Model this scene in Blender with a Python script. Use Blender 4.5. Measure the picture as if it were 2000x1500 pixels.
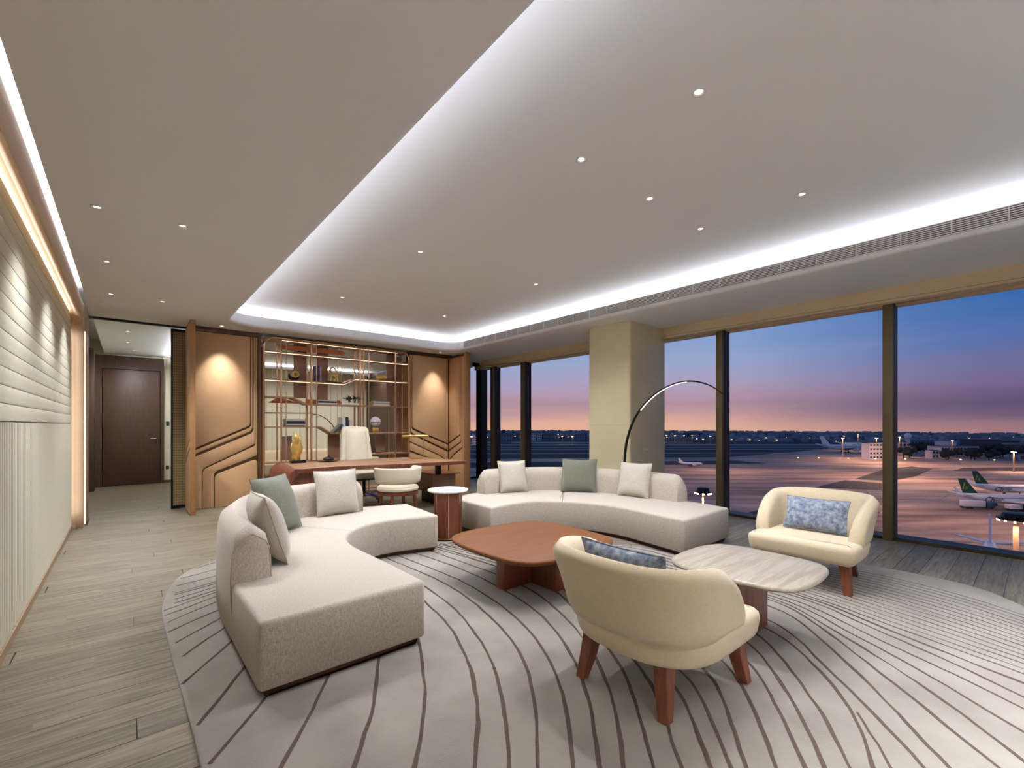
import bpy, bmesh, math, random
from mathutils import Vector, Matrix, noise
from mathutils.geometry import tessellate_polygon
random.seed(7)
scene = bpy.context.scene
C = scene.collection
for o in list(bpy.data.objects):
    bpy.data.objects.remove(o)
PI = math.pi

# ---------------------------------------------------------------- camera
cam_d = bpy.data.cameras.new('camera')
cam = bpy.data.objects.new('camera', cam_d)
C.objects.link(cam)
cam.location = (0, 0, 1.30)
cam.rotation_euler = (PI / 2, 0, -math.radians(40.4))
cam_d.sensor_width = 36
cam_d.lens = 15.876
cam_d.shift_y = 0.04
cam_d.clip_start = 0.05
cam_d.clip_end = 6000
scene.camera = cam
CAM = (0, 0, 1.30)
FX, FY = math.sin(math.radians(40.4)), math.cos(math.radians(40.4))   # view direction on the ground plane

# ---------------------------------------------------------------- colour management
scene.view_settings.view_transform = 'Standard'
scene.view_settings.look = 'None'
scene.view_settings.exposure = 0.84
scene.view_settings.gamma = 1.0
scene.view_settings.use_curve_mapping = False
scene.cycles.use_denoising = True
scene.cycles.max_bounces = 10
scene.cycles.diffuse_bounces = 8
scene.cycles.glossy_bounces = 3
scene.cycles.transparent_max_bounces = 12
scene.cycles.sample_clamp_indirect = 6
scene.cycles.caustics_reflective = False
scene.cycles.caustics_refractive = False


def srgb(*c):
    if len(c) == 1:
        c = c[0]
    r = []
    for v in c[:3]:
        v = v / 255.0
        r.append(v / 12.92 if v <= 0.04045 else ((v + 0.055) / 1.055) ** 2.4)
    return (r[0], r[1], r[2], 1.0)


# ---------------------------------------------------------------- dusk sky
world = bpy.data.worlds.new('dusk_sky')
scene.world = world
world.use_nodes = True
nt = world.node_tree
nt.nodes.clear()


def N(tree, typ, **kw):
    n = tree.nodes.new(typ)
    for k, v in kw.items():
        setattr(n, k, v)
    return n


def ramp(tree, stops, interp='EASE'):
    n = tree.nodes.new('ShaderNodeValToRGB')
    n.color_ramp.interpolation = interp
    e = n.color_ramp.elements
    while len(e) > 1:
        e.remove(e[0])
    e[0].position = stops[0][0]
    e[0].color = stops[0][1]
    for p, c in stops[1:]:
        x = e.new(p)
        x.color = c
    return n


tc = N(nt, 'ShaderNodeTexCoord')
sep = N(nt, 'ShaderNodeSeparateXYZ')
nt.links.new(tc.outputs['Generated'], sep.inputs[0])
# streaky thin cloud: noise stretched along the horizon
mp = N(nt, 'ShaderNodeMapping')
mp.inputs['Scale'].default_value = (2.2, 2.2, 26)
nt.links.new(tc.outputs['Generated'], mp.inputs[0])
nz = N(nt, 'ShaderNodeTexNoise')
nz.inputs['Scale'].default_value = 1.6
nz.inputs['Detail'].default_value = 4
nt.links.new(mp.outputs[0], nz.inputs['Vector'])
ad = N(nt, 'ShaderNodeMath', operation='MULTIPLY_ADD')
ad.inputs[1].default_value = 0.05
nt.links.new(nz.outputs[0], ad.inputs[0])
nt.links.new(sep.outputs['Z'], ad.inputs[2])       # z + 0.05*noise
ev = N(nt, 'ShaderNodeMapRange')
ev.inputs['From Min'].default_value = -0.005
ev.inputs['From Max'].default_value = 0.395
nt.links.new(ad.outputs[0], ev.inputs['Value'])


def zr(z):
    return max(0.0, min(1.0, (z + 0.03) / 0.4))


rampA = ramp(nt, [(zr(-0.03), srgb(236, 186, 160)), (zr(0.0), srgb(232, 178, 158)), (zr(0.02), srgb(208, 162, 160)),
                  (zr(0.042), srgb(182, 148, 163)), (zr(0.065), srgb(186, 158, 180)), (zr(0.09), srgb(178, 165, 197)),
                  (zr(0.13), srgb(160, 172, 210)), (zr(0.19), srgb(128, 162, 214)), (zr(0.35), srgb(84, 112, 164))], 'LINEAR')
rampB = ramp(nt, [(zr(-0.03), srgb(176, 132, 134)), (zr(0.0), srgb(160, 120, 130)), (zr(0.02), srgb(116, 92, 122)),
                  (zr(0.04), srgb(96, 84, 118)), (zr(0.065), srgb(122, 102, 142)), (zr(0.09), srgb(112, 112, 158)),
                  (zr(0.14), srgb(80, 112, 176)), (zr(0.22), srgb(44, 104, 176)), (zr(0.35), srgb(60, 92, 146))], 'LINEAR')
for r_ in (rampA, rampB):
    nt.links.new(ev.outputs[0], r_.inputs[0])
dot = N(nt, 'ShaderNodeVectorMath', operation='DOT_PRODUCT')
nt.links.new(tc.outputs['Generated'], dot.inputs[0])
dot.inputs[1].default_value = (FY, -FX, 0)
az = N(nt, 'ShaderNodeMapRange', interpolation_type='SMOOTHSTEP')
az.inputs['From Min'].default_value = 0.36
az.inputs['From Max'].default_value = 0.78
nt.links.new(dot.outputs['Value'], az.inputs['Value'])
mx = N(nt, 'ShaderNodeMixRGB')
nt.links.new(az.outputs[0], mx.inputs[0])
nt.links.new(rampA.outputs[0], mx.inputs[1])
nt.links.new(rampB.outputs[0], mx.inputs[2])
bg = N(nt, 'ShaderNodeBackground')
bg.inputs['Strength'].default_value = 0.56
nt.links.new(mx.outputs[0], bg.inputs[0])
wo = N(nt, 'ShaderNodeOutputWorld')
nt.links.new(bg.outputs[0], wo.inputs[0])

# ---------------------------------------------------------------- lights of the room
WARM = (0.95, 0.97, 1.03)
NEUT = (0.95, 0.975, 1.03)


def area(name, loc, sx, sy, power, color=NEUT, direction=(0, 0, -1), along=None, spread=PI):
    l = bpy.data.lights.new(name, 'AREA')
    l.shape = 'RECTANGLE'
    l.size, l.size_y = sx, sy
    l.energy = power
    l.color = color
    l.spread = spread
    o = bpy.data.objects.new(name, l)
    z = -Vector(direction).normalized()
    x = Vector(along if along else (1, 0, 0))
    x = (x - z * x.dot(z)).normalized()
    y = z.cross(x)
    o.matrix_world = Matrix.Translation(loc) @ Matrix((x, y, z)).transposed().to_4x4()
    C.objects.link(o)
    return o


def spot(name, loc, target, power, angle=70, blend=0.6, color=WARM, r=0.03):
    l = bpy.data.lights.new(name, 'SPOT')
    l.energy = power
    l.spot_size = math.radians(angle)
    l.spot_blend = blend
    l.color = color
    l.shadow_soft_size = r
    o = bpy.data.objects.new(name, l)
    o.location = loc
    o.rotation_euler = (Vector(target) - Vector(loc)).to_track_quat('-Z', 'Y').to_euler()
    C.objects.link(o)
    return o


COVE = 0.38
TX0, TX1, TY0, TY1, ZC, ZU = 1.09, 5.20, -0.9, 7.96, 2.82, 3.10
YM = (TY0 + TY1) / 2
CZ, CB = 2.955, 0.20      # light strips lie on the cove ledge and throw inwards across the raised ceiling
area('cove_light', (TX0 - CB, YM, CZ), 0.05, TY1 - TY0 - .5, 60 * COVE, NEUT, (1, 0, .28), (0, 0, 1))
area('cove_light', (TX1 + CB, YM, CZ), 0.05, TY1 - TY0 - .5, 60 * COVE, NEUT, (-1, 0, .28), (0, 0, 1))
area('cove_light', ((TX0 + TX1) / 2, TY1 + CB, CZ), 0.05, TX1 - TX0 - .4, 30 * COVE, NEUT, (0, -1, .28), (0, 0, 1))
area('cove_light', ((TX0 + TX1) / 2, TY0 - CB, CZ), 0.05, TX1 - TX0 - .4, 30 * COVE, NEUT, (0, 1, .28), (0, 0, 1))
# slot along the left wall
area('cove_light', (-0.42, 3.4, 2.86), 0.04, 9.4, 11, NEUT, (-0.1, 0, 1), (1, 0, 0))
# light strips behind the fabric panel edge
area('reveal_light', (-0.575, 3.35, 2.665), 0.03, 8.6, 6.2, NEUT, (0.5, 0, 1), (1, 0, 0))
area('reveal_light', (-0.575, 7.86, 1.3), 0.03, 2.3, 1.0, WARM, (1, 0.5, 0), (0, 1, 0))
# ceiling downlights: (x, y, z, power); the visible fittings are built further down
TRAY_DL = [(2.35, 1.205), (4.0, 1.214), (2.34, 2.026), (3.16, 2.025), (4.0, 2.033), (2.32, 4.195), (3.975, 4.197),
           (2.31, 6.406), (3.98, 6.40)]
LOW_DL = [(-0.162, 4.27), (0.32, 4.25), (-0.15, 5.63), (-0.147, 7.0), (0.329, 7.02)]
for x, y in TRAY_DL:
    near = y < 3
    spot('downlight_beam', (x, y, 3.07), (x + (3.0 - x) * (.45 if near else 0), y + (.5 if near else 0), 0), 53 if near else 86, 108 if near else 132, 0.75, (0.95, 0.97, 1.03), 0.035)
for x, y in LOW_DL:
    spot('downlight_beam', (x, y, 2.80), (x + .35, y, 0), 62, 104, 0.8, (0.95, 0.97, 1.03), 0.03)
spot('downlight_beam', (1.10, 8.12, 2.80), (1.14, 8.42, 1.25), 82, 60, 1.0, WARM, 0.03)
spot('downlight_beam', (4.98, 8.12, 2.80), (4.95, 8.42, 1.25), 66, 60, 1.0, WARM, 0.03)
# downlights added to brighten the entrance lobby and the second room
LOBBY_FILL = [(0.0, 9.6), (0.0, 10.9), (0.1, 12.0)]
BACK_FILL = [(2.2, 10.3), (3.6, 10.3), (5.0, 10.3), (2.6, 11.7), (3.8, 11.7), (5.0, 11.7)]
NEAR_FILL = [(2.35, -0.3), (4.0, -0.3)]  # added behind the camera, bounced off the near wall to lift the ceiling
NEAR_LOW_FILL = [(0.3, 2.9), (0.3, 1.2), (-0.1, -0.6), (0.5, -1.2)]  # more added fill; the last two burn unseen in the low ceiling
for x, y in LOBBY_FILL:
    spot('downlight_beam', (x, y, 2.80), (x, y, 0), 42, 160, 0.7, NEUT, 0.04)
for x, y in BACK_FILL:
    spot('downlight_beam', (x, y, 2.80), (x, y, 0), 34, 150, 0.7, (0.98, 0.96, 0.95), 0.04)
for x, y in NEAR_FILL:
    spot('downlight_beam', (x, y, 3.07), (x, -1.75, 0.9), 260, 128, 0.75, (0.95, 0.97, 1.03), 0.035)
# coves of the two rooms beyond
area('cove_light', (3.2, 12.70, 2.775), 0.03, 4.0, 60, NEUT, (0, -1, .3), (0, 0, 1))
area('cove_light', (0.88, 10.8, 2.775), 0.03, 3.4, 30, NEUT, (-1, 0, .3), (0, 0, 1))
for x, y in NEAR_LOW_FILL[2:]:
    spot('downlight_beam', (x, y, 2.80), (x + .3, -1.75, 0.8), 190, 128, 0.8, (0.95, 0.97, 1.03), 0.03)

# ================================================================ helpers
def mat(name, col, rough=0.6, metal=0.0, noise_amt=0.0, nscale=8.0, stretch=(1, 1, 1), col2=None, bump=0.0, bscale=60.0,
        bstretch=None, rnd=0.0, spec=0.5, sheen=0.0, emit=None, estr=0.0, detail=4.0, coords='Object'):
    m = bpy.data.materials.new(name)
    m.use_nodes = True
    t = m.node_tree
    b = t.nodes['Principled BSDF']
    b.inputs['Roughness'].default_value = rough
    b.inputs['Metallic'].default_value = metal
    b.inputs['Specular IOR Level'].default_value = spec
    if sheen:
        b.inputs['Sheen Weight'].default_value = sheen
        b.inputs['Sheen Roughness'].default_value = 0.6
    c = col if len(col) == 4 else srgb(col)
    b.inputs['Base Color'].default_value = c
    out = None
    if noise_amt or col2 is not None or bump:
        tx = N(t, 'ShaderNodeTexCoord')
        mpn = N(t, 'ShaderNodeMapping')
        mpn.inputs['Scale'].default_value = stretch
        t.links.new(tx.outputs[coords], mpn.inputs[0])
    if noise_amt or col2 is not None:
        n = N(t, 'ShaderNodeTexNoise')
        n.inputs['Scale'].default_value = nscale
        n.inputs['Detail'].default_value = detail
        t.links.new(mpn.outputs[0], n.inputs['Vector'])
        if rnd:
            oi = N(t, 'ShaderNodeObjectInfo')
            av = N(t, 'ShaderNodeVectorMath', operation='SCALE')
            cx = N(t, 'ShaderNodeCombineXYZ')
            t.links.new(oi.outputs['Random'], cx.inputs[0])
            t.links.new(oi.outputs['Random'], cx.inputs[1])
            t.links.new(oi.outputs['Random'], cx.inputs[2])
            t.links.new(cx.outputs[0], av.inputs[0])
            av.inputs['Scale'].default_value = 37.0
            va = N(t, 'ShaderNodeVectorMath', operation='ADD')
            t.links.new(mpn.outputs[0], va.inputs[0])
            t.links.new(av.outputs[0], va.inputs[1])
            t.links.new(va.outputs[0], n.inputs['Vector'])
        c2 = (col2 if len(col2) == 4 else srgb(col2)) if col2 is not None else tuple(x * (1 - noise_amt) for x in c[:3]) + (1,)
        r = ramp(t, [(0.32, c2), (0.68, c)], 'LINEAR')
        t.links.new(n.outputs[0], r.inputs[0])
        out = r.outputs[0]
        if rnd:
            hs = N(t, 'ShaderNodeHueSaturation')
            mr = N(t, 'ShaderNodeMapRange')
            mr.inputs['To Min'].default_value = 1 - rnd
            mr.inputs['To Max'].default_value = 1 + rnd
            t.links.new(oi.outputs['Random'], mr.inputs['Value'])
            t.links.new(mr.outputs[0], hs.inputs['Value'])
            t.links.new(out, hs.inputs['Color'])
            out = hs.outputs[0]
        t.links.new(out, b.inputs['Base Color'])
    if bump:
        mp2 = N(t, 'ShaderNodeMapping')
        mp2.inputs['Scale'].default_value = bstretch or (1, 1, 1)
        t.links.new(tx.outputs[coords], mp2.inputs[0])
        n2 = N(t, 'ShaderNodeTexNoise')
        n2.inputs['Scale'].default_value = bscale
        n2.inputs['Detail'].default_value = 3
        t.links.new(mp2.outputs[0], n2.inputs['Vector'])
        bp = N(t, 'ShaderNodeBump')
        bp.inputs['Strength'].default_value = bump
        bp.inputs['Distance'].default_value = 0.004
        t.links.new(n2.outputs[0], bp.inputs['Height'])
        t.links.new(bp.outputs[0], b.inputs['Normal'])
    if emit is not None:
        b.inputs['Emission Color'].default_value = emit if len(emit) == 4 else srgb(emit)
        b.inputs['Emission Strength'].default_value = estr
    return m


def woven(name, col, col2, scale=260.0, bump=0.5):
    """upholstery cloth: two crossed wave textures give a twill look"""
    m = mat(name, col, 0.9, noise_amt=0.1, nscale=5, spec=0.2, sheen=0.25)
    t = m.node_tree
    b = t.nodes['Principled BSDF']
    tx = N(t, 'ShaderNodeTexCoord')
    ns = []
    for k, st in enumerate(((1, 1, 0.14), (0.3, 1, 1))):
        mpn = N(t, 'ShaderNodeMapping')
        mpn.inputs['Scale'].default_value = st
        t.links.new(tx.outputs['Object'], mpn.inputs[0])
        n = N(t, 'ShaderNodeTexNoise')
        n.inputs['Scale'].default_value = scale
        n.inputs['Detail'].default_value = 2
        t.links.new(mpn.outputs[0], n.inputs['Vector'])
        ns.append(n)
    mi = N(t, 'ShaderNodeMath', operation='ADD')
    t.links.new(ns[0].outputs[0], mi.inputs[0])
    t.links.new(ns[1].outputs[0], mi.inputs[1])
    r = ramp(t, [(0.35, col2 if len(col2) == 4 else srgb(col2)), (0.65, col if len(col) == 4 else srgb(col))], 'LINEAR')
    hf = N(t, 'ShaderNodeMath', operation='MULTIPLY')
    hf.inputs[1].default_value = 0.5
    t.links.new(mi.outputs[0], hf.inputs[0])
    t.links.new(hf.outputs[0], r.inputs[0])
    t.links.new(r.outputs[0], b.inputs['Base Color'])
    bp = N(t, 'ShaderNodeBump')
    bp.inputs['Strength'].default_value = bump
    bp.inputs['Distance'].default_value = 0.002
    t.links.new(hf.outputs[0], bp.inputs['Height'])
    t.links.new(bp.outputs[0], b.inputs['Normal'])
    return m


def BM():
    return bmesh.new()


def finish(o, label=None, cat=None, group=None, kind=None):
    if label: o['label'] = label
    if cat: o['category'] = cat
    if group: o['group'] = group
    if kind: o['kind'] = kind
    return o


def obj(name, bm, m, parent=None, smooth=False, world=True, label=None, cat=None, group=None, kind=None, angle=40):
    """one mesh object; world=True: vertices are in world space and moved into the parent's space"""
    if parent is not None and world:
        bm.transform(parent_matrix(parent).inverted())
    bmesh.ops.recalc_face_normals(bm, faces=bm.faces)
    me = bpy.data.meshes.new(name)
    if smooth:
        lim = math.radians(angle)
        for e in bm.edges:
            e.smooth = len(e.link_faces) == 2 and e.calc_face_angle(0) < lim
        for f in bm.faces:
            f.smooth = True
    bm.to_mesh(me)
    bm.free()
    o = bpy.data.objects.new(name, me)
    C.objects.link(o)
    me.materials.append(m)
    if parent is not None:
        o.parent = parent
    return finish(o, label, cat, group, kind)


def parent_matrix(p):
    m = p.matrix_basis.copy()
    while p.parent is not None:
        p = p.parent
        m = p.matrix_basis @ m
    return m


def thing(name, label, cat, loc=(0, 0, 0), rotz=0.0, group=None):
    o = bpy.data.objects.new(name, None)
    o.empty_display_size = 0.1
    C.objects.link(o)
    o.matrix_basis = Matrix.Translation(loc) @ Matrix.Rotation(rotz, 4, 'Z')
    return finish(o, label, cat, group)


def dup(root, loc=None, rotz=None, label=None, group=None):
    r = root.copy()
    C.objects.link(r)
    if loc is not None:
        r.location = loc
    if rotz is not None:
        r.rotation_euler = (0, 0, rotz)
    if label: r['label'] = label
    if group: r['group'] = group

    def rec(a, b):
        for ch in list(a.children):
            c = ch.copy()
            C.objects.link(c)
            c.parent = b
            rec(ch, c)
    rec(root, r)
    return r


def box(bm, x0, x1, y0, y1, z0, z1, M=None, bev=0.0, seg=2):
    vs = [bm.verts.new((x, y, z)) for z in (z0, z1) for y in (y0, y1) for x in (x0, x1)]
    fs = []
    for q in ((0, 2, 3, 1), (4, 5, 7, 6), (0, 1, 5, 4), (2, 6, 7, 3), (0, 4, 6, 2), (1, 3, 7, 5)):
        fs.append(bm.faces.new([vs[i] for i in q]))
    if bev:
        es = list({e for f in fs for e in f.edges})
        r = bmesh.ops.bevel(bm, geom=es, offset=bev, segments=seg, affect='EDGES', profile=0.5)
        vs = list({v for f in r['faces'] for v in f.verts} | {v for v in vs if v.is_valid})
    if M is not None:
        for v in vs:
            if v.is_valid:
                v.co = M @ v.co
    return vs


def bx(name, x0, x1, y0, y1, z0, z1, m, parent=None, bev=0.0, **k):
    b = BM()
    box(b, x0, x1, y0, y1, z0, z1, None, bev)
    return obj(name, b, m, parent, smooth=bev > 0, **k)


def tube(bm, pts, r, seg=8, closed=False, caps=True, flat=None):
    """round (or flattened) tube along points; r number or list"""
    P = [Vector(p) for p in pts]
    n = len(P)
    R = r if isinstance(r, (list, tuple)) else [r] * n
    up = Vector((0, 0, 1))
    rings = []
    prev = None
    for i in range(n):
        if closed:
            d = (P[(i + 1) % n] - P[i - 1])
        else:
            d = (P[min(i + 1, n - 1)] - P[max(i - 1, 0)])
        d.normalize()
        if prev is None:
            a = up if abs(d.z) < 0.9 else Vector((1, 0, 0))
            u = d.cross(a).normalized()
        else:
            u = (prev - d * prev.dot(d))
            u = u.normalized() if u.length > 1e-6 else d.cross(up).normalized()
        prev = u
        w = d.cross(u)
        fl = flat or 1.0
        ring = [bm.verts.new(P[i] + (u * math.cos(2 * PI * k / seg) + w * math.sin(2 * PI * k / seg) * fl) * R[i])
                for k in range(seg)]
        rings.append(ring)
    m = n if closed else n - 1
    for i in range(m):
        a, b = rings[i], rings[(i + 1) % n]
        for k in range(seg):
            bm.faces.new((a[k], a[(k + 1) % seg], b[(k + 1) % seg], b[k]))
    if caps and not closed:
        bm.faces.new(rings[0][::-1])
        bm.faces.new(rings[-1])
    return rings


def lathe(bm, prof, cx=0, cy=0, seg=24, z0=0.0):
    """profile of (r, z) turned about a vertical axis"""
    rings = []
    for r, z in prof:
        if r < 1e-5:
            rings.append([bm.verts.new((cx, cy, z + z0))])
        else:
            rings.append([bm.verts.new((cx + r * math.cos(2 * PI * k / seg), cy + r * math.sin(2 * PI * k / seg), z + z0))
                          for k in range(seg)])
    for a, b in zip(rings, rings[1:]):
        for k in range(seg):
            A = [a[k % len(a)], a[(k + 1) % len(a)]] if len(a) > 1 else [a[0]]
            B = [b[k % len(b)], b[(k + 1) % len(b)]] if len(b) > 1 else [b[0]]
            f = A + B[::-1]
            if len(f) > 2:
                bm.faces.new(f)
    for rg, flip in ((rings[0], True), (rings[-1], False)):
        if len(rg) > 1:
            bm.faces.new(rg[::-1] if flip else rg)


def ccw(pts):
    a = sum(p[0] * q[1] - q[0] * p[1] for p, q in zip(pts, pts[1:] + pts[:1]))
    return pts if a > 0 else pts[::-1]


def offset(pts, d):
    """inset (d>0) of a ccw loop along averaged normals"""
    n = len(pts)
    out = []
    for i in range(n):
        p, a, b = Vector(pts[i]).to_2d(), Vector(pts[i - 1]).to_2d(), Vector(pts[(i + 1) % n]).to_2d()
        e1, e2 = (p - a).normalized(), (b - p).normalized()
        n1, n2 = Vector((-e1.y, e1.x)), Vector((-e2.y, e2.x))
        m = n1 + n2
        if m.length < 1e-6:
            m = n1
        m.normalize()
        k = d / max(0.5, m.dot(n1))
        out.append((p.x + m.x * k, p.y + m.y * k))
    return out


def loft(bm, pts, profile, caps=(True, True), M=None):
    """profile: list of (inset, z) from bottom to top over the loop pts"""
    pts = ccw(list(pts))
    rings = []
    for d, z in profile:
        o = offset(pts, d) if d else pts
        rings.append([bm.verts.new((x, y, z)) for x, y in o])
    n = len(pts)
    for a, b in zip(rings, rings[1:]):
        for k in range(n):
            bm.faces.new((a[k], a[(k + 1) % n], b[(k + 1) % n], b[k]))
    for on, rg, fl in ((caps[0], rings[0], True), (caps[1], rings[-1], False)):
        if on:
            tris = tessellate_polygon([[Vector((v.co.x, v.co.y, 0)) for v in rg]])
            for t in tris:
                try:
                    bm.faces.new([rg[i] for i in (t[::-1] if fl else t)])
                except ValueError:
                    pass
    if M is not None:
        for rg in rings:
            for v in rg:
                v.co = M @ v.co
    return rings


def rprof(z0, z1, r, seg=4, bottom=True, top=True):
    p = []
    if bottom:
        for k in range(seg + 1):
            a = PI / 2 * k / seg
            p.append((r * (1 - math.sin(a)), z0 + r * (1 - math.cos(a))))
    else:
        p.append((0, z0))
    if top:
        for k in range(seg + 1):
            a = PI / 2 * k / seg
            p.append((r * (1 - math.cos(a)), z1 - r * (1 - math.sin(a))))
    else:
        p.append((0, z1))
    return p


def rpoly(pts, r, seg=5):
    """round the corners of a polygon; r number or list per corner"""
    n = len(pts)
    R = r if isinstance(r, (list, tuple)) else [r] * n
    out = []
    for i in range(n):
        p, a, b = Vector(pts[i]), Vector(pts[i - 1]), Vector(pts[(i + 1) % n])
        if R[i] <= 0:
            out.append((p.x, p.y))
            continue
        d1, d2 = (a - p), (b - p)
        L1, L2 = d1.length, d2.length
        d1.normalize(); d2.normalize()
        ang = d1.angle(d2)
        t = min(R[i] / math.tan(ang / 2), L1 * 0.49, L2 * 0.49)
        rr = t * math.tan(ang / 2)
        c = p + (d1 + d2).normalized() * (rr / math.sin(ang / 2))
        s, e = p + d1 * t - c, p + d2 * t - c
        a0 = math.atan2(s.y, s.x)
        da = (math.atan2(e.y, e.x) - a0 + PI) % (2 * PI) - PI
        for k in range(seg + 1):
            x = a0 + da * k / seg
            out.append((c.x + rr * math.cos(x), c.y + rr * math.sin(x)))
    return out


def catmull(pts, n=6, closed=False):
    P = [Vector(p) for p in pts]
    m = len(P)
    out = []
    rng = range(m) if closed else range(m - 1)
    for i in rng:
        p1, p2 = P[i], P[(i + 1) % m]
        p0 = P[i - 1] if (closed or i > 0) else p1 * 2 - p2
        p3 = P[(i + 2) % m] if (closed or i + 2 < m) else p2 * 2 - p1
        for k in range(n):
            t = k / n
            out.append(0.5 * ((2 * p1) + (p2 - p0) * t + (2 * p0 - 5 * p1 + 4 * p2 - p3) * t * t +
                              (3 * p1 - p0 - 3 * p2 + p3) * t ** 3))
    if not closed:
        out.append(P[-1])
    return [tuple(v) for v in out]


def resample(pts, n):
    P = [Vector(p) for p in pts]
    d = [0]
    for a, b in zip(P, P[1:]):
        d.append(d[-1] + (b - a).length)
    out = []
    j = 0
    for i in range(n):
        t = d[-1] * i / (n - 1)
        while j < len(P) - 2 and d[j + 1] < t:
            j += 1
        f = (t - d[j]) / max(1e-9, d[j + 1] - d[j])
        out.append(tuple(P[j].lerp(P[j + 1], min(1, max(0, f)))))
    return out


def wallprism(bm, pts, y0, y1, r=0.0):
    """polygon in (x, z) extruded along y from y0 (back) to y1 (front, smaller y)"""
    M = Matrix(((1, 0, 0, 0), (0, 0, -1, 0), (0, 1, 0, 0), (0, 0, 0, 1)))
    h = y0 - y1
    prof = [(0, -y0)] + ([(0, -y1 - r), (r * .3, -y1 - r * .3), (r, -y1)] if r else [(0, -y1)])
    loft(bm, pts, prof, M=M)


def wallprism_x(bm, pts, x0, x1, r=0.0):
    """polygon in (y, z) extruded along x from x0 (back) to x1 (front)"""
    s = 1 if x1 > x0 else -1
    M = Matrix(((0, 0, 1, 0), (1, 0, 0, 0), (0, 1, 0, 0), (0, 0, 0, 1)))
    prof = [(0, x0)] + ([(0, x1 - s * r), (r * .3, x1 - s * r * .3), (r, x1)] if r else [(0, x1)])
    loft(bm, pts, prof, M=M)


# ================================================================ materials
M_ = {}
M_['plaster'] = mat('ceiling_paint', (244, 245, 249), 0.9, spec=0.1, bump=0.05, bscale=30)
M_['plank'] = mat('grey_oak', (132, 122, 103), 0.42, col2=(90, 80, 63), nscale=3.4, stretch=(1.2, 16, 16), bump=0.35,
                  bscale=22, bstretch=(1, 22, 1), rnd=0.17, spec=0.35, detail=6)
M_['joint'] = mat('dark_joint', (70, 60, 50), 0.9)
M_['cream'] = mat('cream_fabric_wall', (214, 209, 188), 0.85, noise_amt=0.05, nscale=40, spec=0.15)
M_['cream_frame'] = mat('beige_leather_frame', (196, 168, 136), 0.55, noise_amt=0.06, nscale=6)
M_['pillar'] = mat('taupe_leather', (150, 124, 98), 0.5, noise_amt=0.06, nscale=5)
M_['bronze'] = mat('bronze_leather', (198, 158, 114), 0.45, noise_amt=0.06, nscale=5, bump=0.12, bscale=220)
M_['bronze2'] = mat('bronze_edge', (172, 128, 86), 0.4, metal=0.2, noise_amt=0.05)
M_['bronze_dk'] = mat('bronze_shadow_gap', (92, 62, 36), 0.5, metal=0.2)
M_['rose'] = mat('rose_gold_metal', (212, 164, 128), 0.22, metal=0.9)
M_['brass'] = mat('brushed_brass', (196, 160, 96), 0.3, metal=0.9)
M_['gold'] = mat('gold_cast', (226, 190, 112), 0.28, metal=0.85, bump=0.6, bscale=90)
M_['leather_br'] = mat('brown_leather', (146, 108, 86), 0.45, noise_amt=0.1, nscale=10)
M_['copper'] = mat('copper_lacquer', (186, 98, 54), 0.4, metal=0.2, noise_amt=0.1)
M_['mahog'] = mat('mahogany', (124, 66, 44), 0.4, col2=(86, 44, 29), nscale=2.2, stretch=(14, 14, 1.1), bump=0.08, bscale=40,
                  bstretch=(12, 12, 1), detail=6)
M_['walnut'] = mat('walnut_top', (118, 72, 30), 0.5, spec=0.25, col2=(104, 59, 33), nscale=2.4, stretch=(1.3, 15, 15), bump=0.05, bscale=40,
                   bstretch=(1, 16, 1), detail=6)
M_['walnut_lt'] = mat('desk_veneer', (160, 122, 90), 0.4, col2=(134, 98, 70), nscale=2.6, stretch=(1.2, 18, 18), detail=6)
M_['plinth'] = mat('dark_stained_plinth', (82, 54, 38), 0.5)
M_['sofa'] = woven('oatmeal_twill', (200, 190, 175), (156, 145, 131), 330)
M_['cush'] = woven('oatmeal_linen', (206, 199, 186), (166, 158, 144), 420)
M_['cushg'] = woven('sage_grey_linen', (122, 123, 107), (90, 92, 79), 420)
M_['piping'] = mat('piping_cord', (176, 164, 144), 0.85)
M_['pipingg'] = mat('sage_piping_cord', (98, 104, 94), 0.85)
M_['boucle'] = mat('cream_wool', (218, 200, 168), 0.92, noise_amt=0.06, nscale=60, bump=0.35, bscale=260, spec=0.2, sheen=0.3)
M_['blue'] = mat('blue_marbled_velvet', (164, 172, 184), 0.75, col2=(70, 88, 118), nscale=32, detail=13, sheen=0.3, spec=0.2)
M_['legwood'] = mat('chestnut_leg', (124, 68, 44), 0.38, col2=(92, 48, 30), nscale=3, stretch=(16, 16, 1.2), detail=5)
M_['rug'] = mat('silver_grey_pile', (144, 137, 128), 0.95, col2=(119, 111, 103), nscale=2.6, detail=7, bump=0.5, bscale=170,
                spec=0.1, sheen=0.3)
M_['stripe'] = mat('charcoal_pile', (88, 76, 68), 0.95, noise_amt=0.2, nscale=60, bump=0.4, bscale=200, spec=0.1)
M_['offw'] = mat('ivory_leather', (226, 215, 190), 0.5, noise_amt=0.04, nscale=12)
M_['black'] = mat('black_metal', (22, 20, 18), 0.35, metal=0.5)
M_['chrome'] = mat('polished_chrome', (200, 200, 205), 0.12, metal=1.0)
M_['mull'] = mat('olive_bronze_aluminium', (104, 92, 66), 0.4, metal=0.45)
M_['mull_dk'] = mat('dark_aluminium', (52, 46, 34), 0.45, metal=0.4)
M_['blind'] = mat('beige_blind_box', (212, 190, 156), 0.7, noise_amt=0.04, nscale=30)
M_['column'] = mat('cream_stone', (214, 203, 168), 0.3, col2=(206, 194, 158), nscale=2, detail=5)
M_['door'] = mat('brown_door_veneer', (74, 49, 34), 0.5, col2=(62, 41, 28), nscale=3, stretch=(12, 12, 1.4), detail=5)
M_['switch'] = mat('black_switch', (20, 20, 22), 0.4)
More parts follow.
